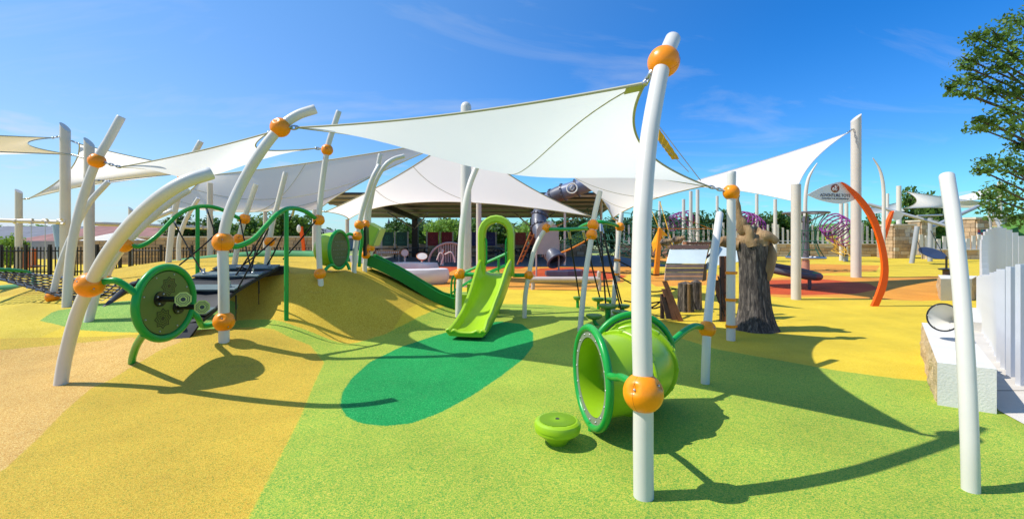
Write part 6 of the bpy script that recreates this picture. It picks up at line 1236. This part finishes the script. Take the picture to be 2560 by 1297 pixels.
# ------------------------------------------------------------------ grass hill at right
GRASS = mat('lawn_grass', (0.075, 0.19, 0.022, 1), 0.95, var=0.25, vscale=1.5, bump=0.6, bscale=40)
rows = []
for i in range(20):
    y = 30+i*2.2; rows.append([Vector((33+j*1.6, y, -0.05+3.6*max(0, min(1, (33+j*1.6-(37+0.05*(y-30)))/9))**1.2*max(0, min(1, (y-31)/7)))) for j in range(30)])
m = M(); m.grid(rows); done(m, 'grass_hill', GRASS, label='green lawn slope at the right edge', cat='hill', kind='structure')
rows = [[Vector((x, y, -0.045)) for x in np.linspace(-45, -12, 12)] for y in np.linspace(20.5, 26, 6)]; m = M(); m.grid(rows); done(m, 'lawn', GRASS, label='strip of grass beyond the left iron fence', cat='lawn', kind='structure')
m = M(); m.grid([[Vector((x, y, -0.04)) for x in np.linspace(-16, 14, 8)] for y in (38.5, 44)]); done(m, 'meadow', mat('pale_meadow_grass', (0.34, 0.42, 0.10, 1), 0.95, var=0.2, bump=0.5, bscale=12), label='pale green meadow behind the pavilion banners', cat='meadow', kind='structure')  # paler, yellower green than the lawn grass
# ------------------------------------------------------------------ trees
def leaf_mat(name, col, tr):
    m = bpy.data.materials.new(name); m.use_nodes = True; nt = m.node_tree; N = nt.nodes; L = nt.links; b = N['Principled BSDF']; out = N['Material Output']; b.inputs['Roughness'].default_value = 0.55; b.inputs['Specular IOR Level'].default_value = 0.3
    g = N.new('ShaderNodeNewGeometry'); r = N.new('ShaderNodeMapRange'); r.inputs[3].default_value = 0.55; r.inputs[4].default_value = 1.5; L.new(g.outputs['Random Per Island'], r.inputs[0])
    s = N.new('ShaderNodeVectorMath'); s.operation = 'SCALE'; s.inputs[0].default_value = col[:3]; L.new(r.outputs[0], s.inputs['Scale']); L.new(s.outputs[0], b.inputs['Base Color'])
    t = N.new('ShaderNodeBsdfTranslucent'); t.inputs[0].default_value = tr; mx = N.new('ShaderNodeMixShader'); mx.inputs[0].default_value = 0.3; L.new(b.outputs[0], mx.inputs[1]); L.new(t.outputs[0], mx.inputs[2]); L.new(mx.outputs[0], out.inputs[0]); return m
LF = [leaf_mat('dark_green_leaves', (0.048, 0.105, 0.022, 1), (0.10, 0.20, 0.03, 1)), leaf_mat('mid_green_leaves', (0.085, 0.165, 0.03, 1), (0.18, 0.32, 0.04, 1)), leaf_mat('bright_green_leaves', (0.17, 0.30, 0.04, 1), (0.32, 0.48, 0.07, 1))]
TRUNK = mat('tree_bark', (0.075, 0.055, 0.04, 1), 0.9, var=0.25, bump=0.8, bscale=20)
def leaves(m, c, rad, n, size, rd, shell=0.55):
    for _ in range(n):
        d = Vector((rd.gauss(0, 1), rd.gauss(0, 1), rd.gauss(0, 1))).normalized(); q = (shell+(1-shell)*rd.random()) if rd.random() < 0.75 else rd.random()
        p = Vector((c[0]+d.x*rad[0]*q, c[1]+d.y*rad[1]*q, c[2]+d.z*rad[2]*q)); nrm = (d*0.8+Vector((rd.gauss(0, 1), rd.gauss(0, 1), rd.gauss(0, 1)+0.4))).normalized(); u = nrm.orthogonal().normalized(); a = rd.random()*6.28; w = nrm.cross(u); u, w = u*math.cos(a)+w*math.sin(a), w*math.cos(a)-u*math.sin(a); s = size*rd.uniform(0.6, 1.3)
        m.add([p-u*s*0.5, p+w*s*0.3, p+u*s*0.6, p-w*s*0.3], [(0, 1, 2, 3)])
def tree_proto(seed, h, w, lm, n=16, per=120, size=0.34):
    """unit tree standing at the origin; returns crown and trunk meshes"""
    rd = random.Random(seed); cr = M()
    for i in range(n):
        a = rd.random()*6.28; r = w*0.36*math.sqrt(rd.random())*1.15; z = h*(0.34+0.50*rd.random()); k = w*rd.uniform(0.14, 0.27)*(1.15-0.4*abs(z/h-0.55)); leaves(cr, (r*math.cos(a), r*math.sin(a), z), (k, k, k*0.8), per, size, rd)
    leaves(cr, (0, 0, h*0.6), (w*0.30, w*0.30, h*0.28), per*3, size, rd, 0.2)
    leaves(cr, (0, 0, h*0.25), (w*0.36, w*0.36, h*0.22), per*2, size, rd, 0.3)
    tr = M(); tr.tube(spline([(0, 0, -0.1), (0.05, 0, h*0.2), (-0.03, 0.04, h*0.45), (0, 0, h*0.75)], 4), [0.045*h*(1-i/14) for i in range(13)], 8)
    for i in range(6): a = i*1.05; tr.tube(spline([(0, 0, h*(0.28+0.05*i)), (math.cos(a)*w*0.15, math.sin(a)*w*0.15, h*(0.42+0.05*i)), (math.cos(a)*w*0.32, math.sin(a)*w*0.32, h*(0.55+0.05*i))], 3), [0.016*h*(1-j/9) for j in range(7)], 6)
    res = []
    for q, nm, mt_ in ((cr, 'crown', lm), (tr, 'trunk', TRUNK)):
        me = bpy.data.meshes.new(nm); me.from_pydata(q.v, [], q.f); me.materials.append(mt_); me.polygons.foreach_set('use_smooth', [nm == 'trunk']*len(me.polygons)); res.append(me)
    return res
TP = {(k, v): tree_proto(10*k+v, 4.2, 4.4, LF[k]) for k in range(3) for v in range(2)}
def tree(label, px, Z, ytop, width_px, k, v, grp='trees beyond the playground', name='tree'):
    x = (px-CX)/F*Z; h = EH+(HY-ytop)/F*Z; sx = width_px/F*Z/4.4; t = thing(name, label, 'tree', (x, Z, -0.05), grp); a = (px*7 % 628)/100
    for me, nm in zip(TP[(k, v)], ('crown', 'trunk')):
        o = inst(me, nm, t, Matrix.Translation((x, Z, -0.05)) @ Matrix.Rotation(a, 4, 'Z') @ Matrix.Diagonal((sx, sx, h/4.0, 1)))
TL = [(20, 66, 560, 130, 1, 0, 'tree above the grey roof at the left edge'), (110, 70, 562, 150, 2, 1, 'bright tree behind the left swing beam'), (300, 66, 566, 120, 1, 1, 'low tree between the two left roofs'), (410, 62, 558, 120, 0, 0, 'dark tree left of the green support pole'), (485, 46, 534, 120, 0, 1, 'dark tree framed by the left wave rail'), (560, 52, 546, 100, 0, 0, 'dark tree behind the big arched post'), (645, 46, 535, 110, 1, 0, 'tree between the bridge posts'), (708, 44, 528, 120, 1, 1, 'tall tree above the bridge deck'), (768, 50, 556, 80, 0, 1, 'dark tree left of the mound crest post'), (845, 70, 573, 110, 0, 0, 'low dark tree behind the round panel'), (905, 72, 576, 90, 0, 1, 'low dark tree left of the church spires'),
      (958, 50, 566, 80, 1, 0, 'leafy tree behind the green banner'), (1010, 54, 545, 100, 0, 1, 'dark tree between the green banner and the pavilion post'), (1062, 50, 540, 100, 0, 0, 'dark tree just right of the pavilion post'), (1098, 44, 549, 100, 2, 0, 'bright sunlit tree above the red banner'), (1150, 52, 540, 110, 0, 1, 'dark tree hidden by the thick pole'), (1215, 50, 545, 100, 1, 1, 'tree between thick pole and slide hood'), (1262, 52, 540, 110, 0, 0, 'dark tree inside the slide hood opening'), (1315, 46, 550, 90, 2, 1, 'bright tree above the brick banner'), (1360, 50, 542, 100, 1, 0, 'tree hidden by the tube slide'), (1425, 50, 540, 110, 0, 1, 'dark tree right of the tube slide'), (1480, 56, 548, 100, 0, 0, 'dark tree behind the rope bridge'), (1530, 56, 540, 110, 0, 1, 'dark tree behind the left green net'),
      (1600, 60, 540, 120, 0, 0, 'dark tree hidden by the foreground post'), (1665, 60, 534, 130, 0, 1, 'dark tree behind the orange sculpture'), (1725, 56, 536, 110, 0, 0, 'dark tree behind the three slim poles'), (1775, 54, 526, 120, 0, 1, 'taller dark tree left of the banded post'), (1830, 56, 534, 110, 1, 0, 'tree behind the banded post'), (1888, 50, 520, 90, 0, 0, 'tall dark tree above the carved trunk'), (1950, 52, 528, 110, 1, 1, 'tree left of the flat topped pole'), (2010, 62, 556, 100, 0, 1, 'low dark tree behind the cone climber'), (2085, 66, 562, 120, 0, 0, 'low dark tree behind the purple coil'), (2172, 46, 528, 50, 1, 0, 'thin tree right of the tallest pole'), (2260, 60, 560, 100, 1, 1, 'low tree behind the wide stone pillar'), (2315, 42, 456, 95, 1, 0, 'tall tree above the small far sail'), (2390, 46, 552, 130, 0, 1, 'dark hedge tree behind the right leaning post'), (2450, 50, 545, 110, 1, 0, 'tree between the tiled pillars')]
for px, Z, yt, wpx, k, v, lab in TL: tree(lab, px, Z, yt, wpx*1.1, k, v)
tree('small sapling behind the left iron fence', 22, 22, 588, 62, 2, 0)
tree('small sapling right of the dark green banner', 1455, 40, 585, 50, 1, 1)
# low evergreen mass that closes the horizon
rd = random.Random(5); m = M()
for i in range(150):
    x = -150+i*2.1+rd.uniform(-1, 1); y = 98+rd.uniform(-6, 14); h = rd.uniform(2.4, 4.4); leaves(m, (x, y, h*0.5), (2.2, 1.5, h*0.55), 45, 0.9, rd, 0.4)
done(m, 'distant_woods', LF[0], label='low dark band of far woods along the horizon', cat='woods', kind='stuff', smooth=False)
# big tree whose boughs reach in at the right edge
def near_tree():
    rd = random.Random(21); Z0 = 9.2; base = Vector((12.0, 9.6, 0)); t = thing('leafy_tree', 'leafy green tree reaching into the picture from the right edge', 'tree', base)
    m = M(); m.tube(spline([base-Zu*0.1, base+Vector((0, 0, 1.5)), base+Vector((-0.1, 0.1, 3.2)), base+Vector((0.05, 0, 5.2))], 6), [0.20-0.008*i for i in range(19)], 14); done(m, 'trunk', TRUNK, t)
    cl = [(2500, 92, 62, 36), (2545, 55, 40, 30), (2440, 92, 34, 15), (2455, 128, 40, 20), (2535, 140, 50, 34), (2425, 152, 38, 14), (2500, 165, 44, 22), (2395, 205, 34, 16), (2440, 196, 40, 16), (2480, 225, 46, 26), (2540, 225, 44, 34), (2410, 232, 34, 12), (2520, 275, 44, 24), (2475, 305, 44, 18), (2450, 322, 32, 12), (2535, 320, 36, 24), (2548, 365, 34, 26), (2470, 405, 36, 14), (2515, 410, 44, 24), (2455, 428, 30, 10), (2552, 425, 34, 30), (2500, 470, 36, 20), (2470, 492, 28, 20), (2530, 495, 40, 32), (2485, 525, 34, 22), (2540, 545, 36, 26), (2445, 300, 16, 8), (2376, 222, 10, 9), (2415, 168, 16, 10)]
    br = M(); lf = M()
    for i, (px, py, w, h) in enumerate(cl):
        Z = Z0+rd.uniform(-0.7, 0.9); c = V(px, py, Z); s = Z/F
        leaves(lf, c, (w*s*1.2, w*s*1.0, h*s*1.35), int(85+w*h*0.15), 0.080, rd, 0.0)
        r0 = base+Vector((-0.05, 0.05, min(4.8, max(1.9, c.z-0.5-0.25*(base-c).length*0.3)))); br.tube(spline([r0, r0.lerp(c, 0.5)+Vector((0, 0, 0.12*rd.uniform(-1, 1))), c, c+(c-r0).normalized()*w*s*0.8], 5), [0.030*(1-j/17) for j in range(16)], 6)
    for i in range(26):
        a = rd.uniform(-1.0, 2.6); r = rd.uniform(0.5, 2.4); c = base+Vector((0.6+abs(r*math.cos(a)), r*math.sin(a), rd.uniform(2.2, 6.0))); leaves(lf, c, (0.7, 0.7, 0.45), 170, 0.10, rd, 0.2)
    done(lf, 'crown', LF[1], t, kind='stuff', smooth=False); done(br, 'twig', TRUNK, t, kind='stuff')
near_tree()
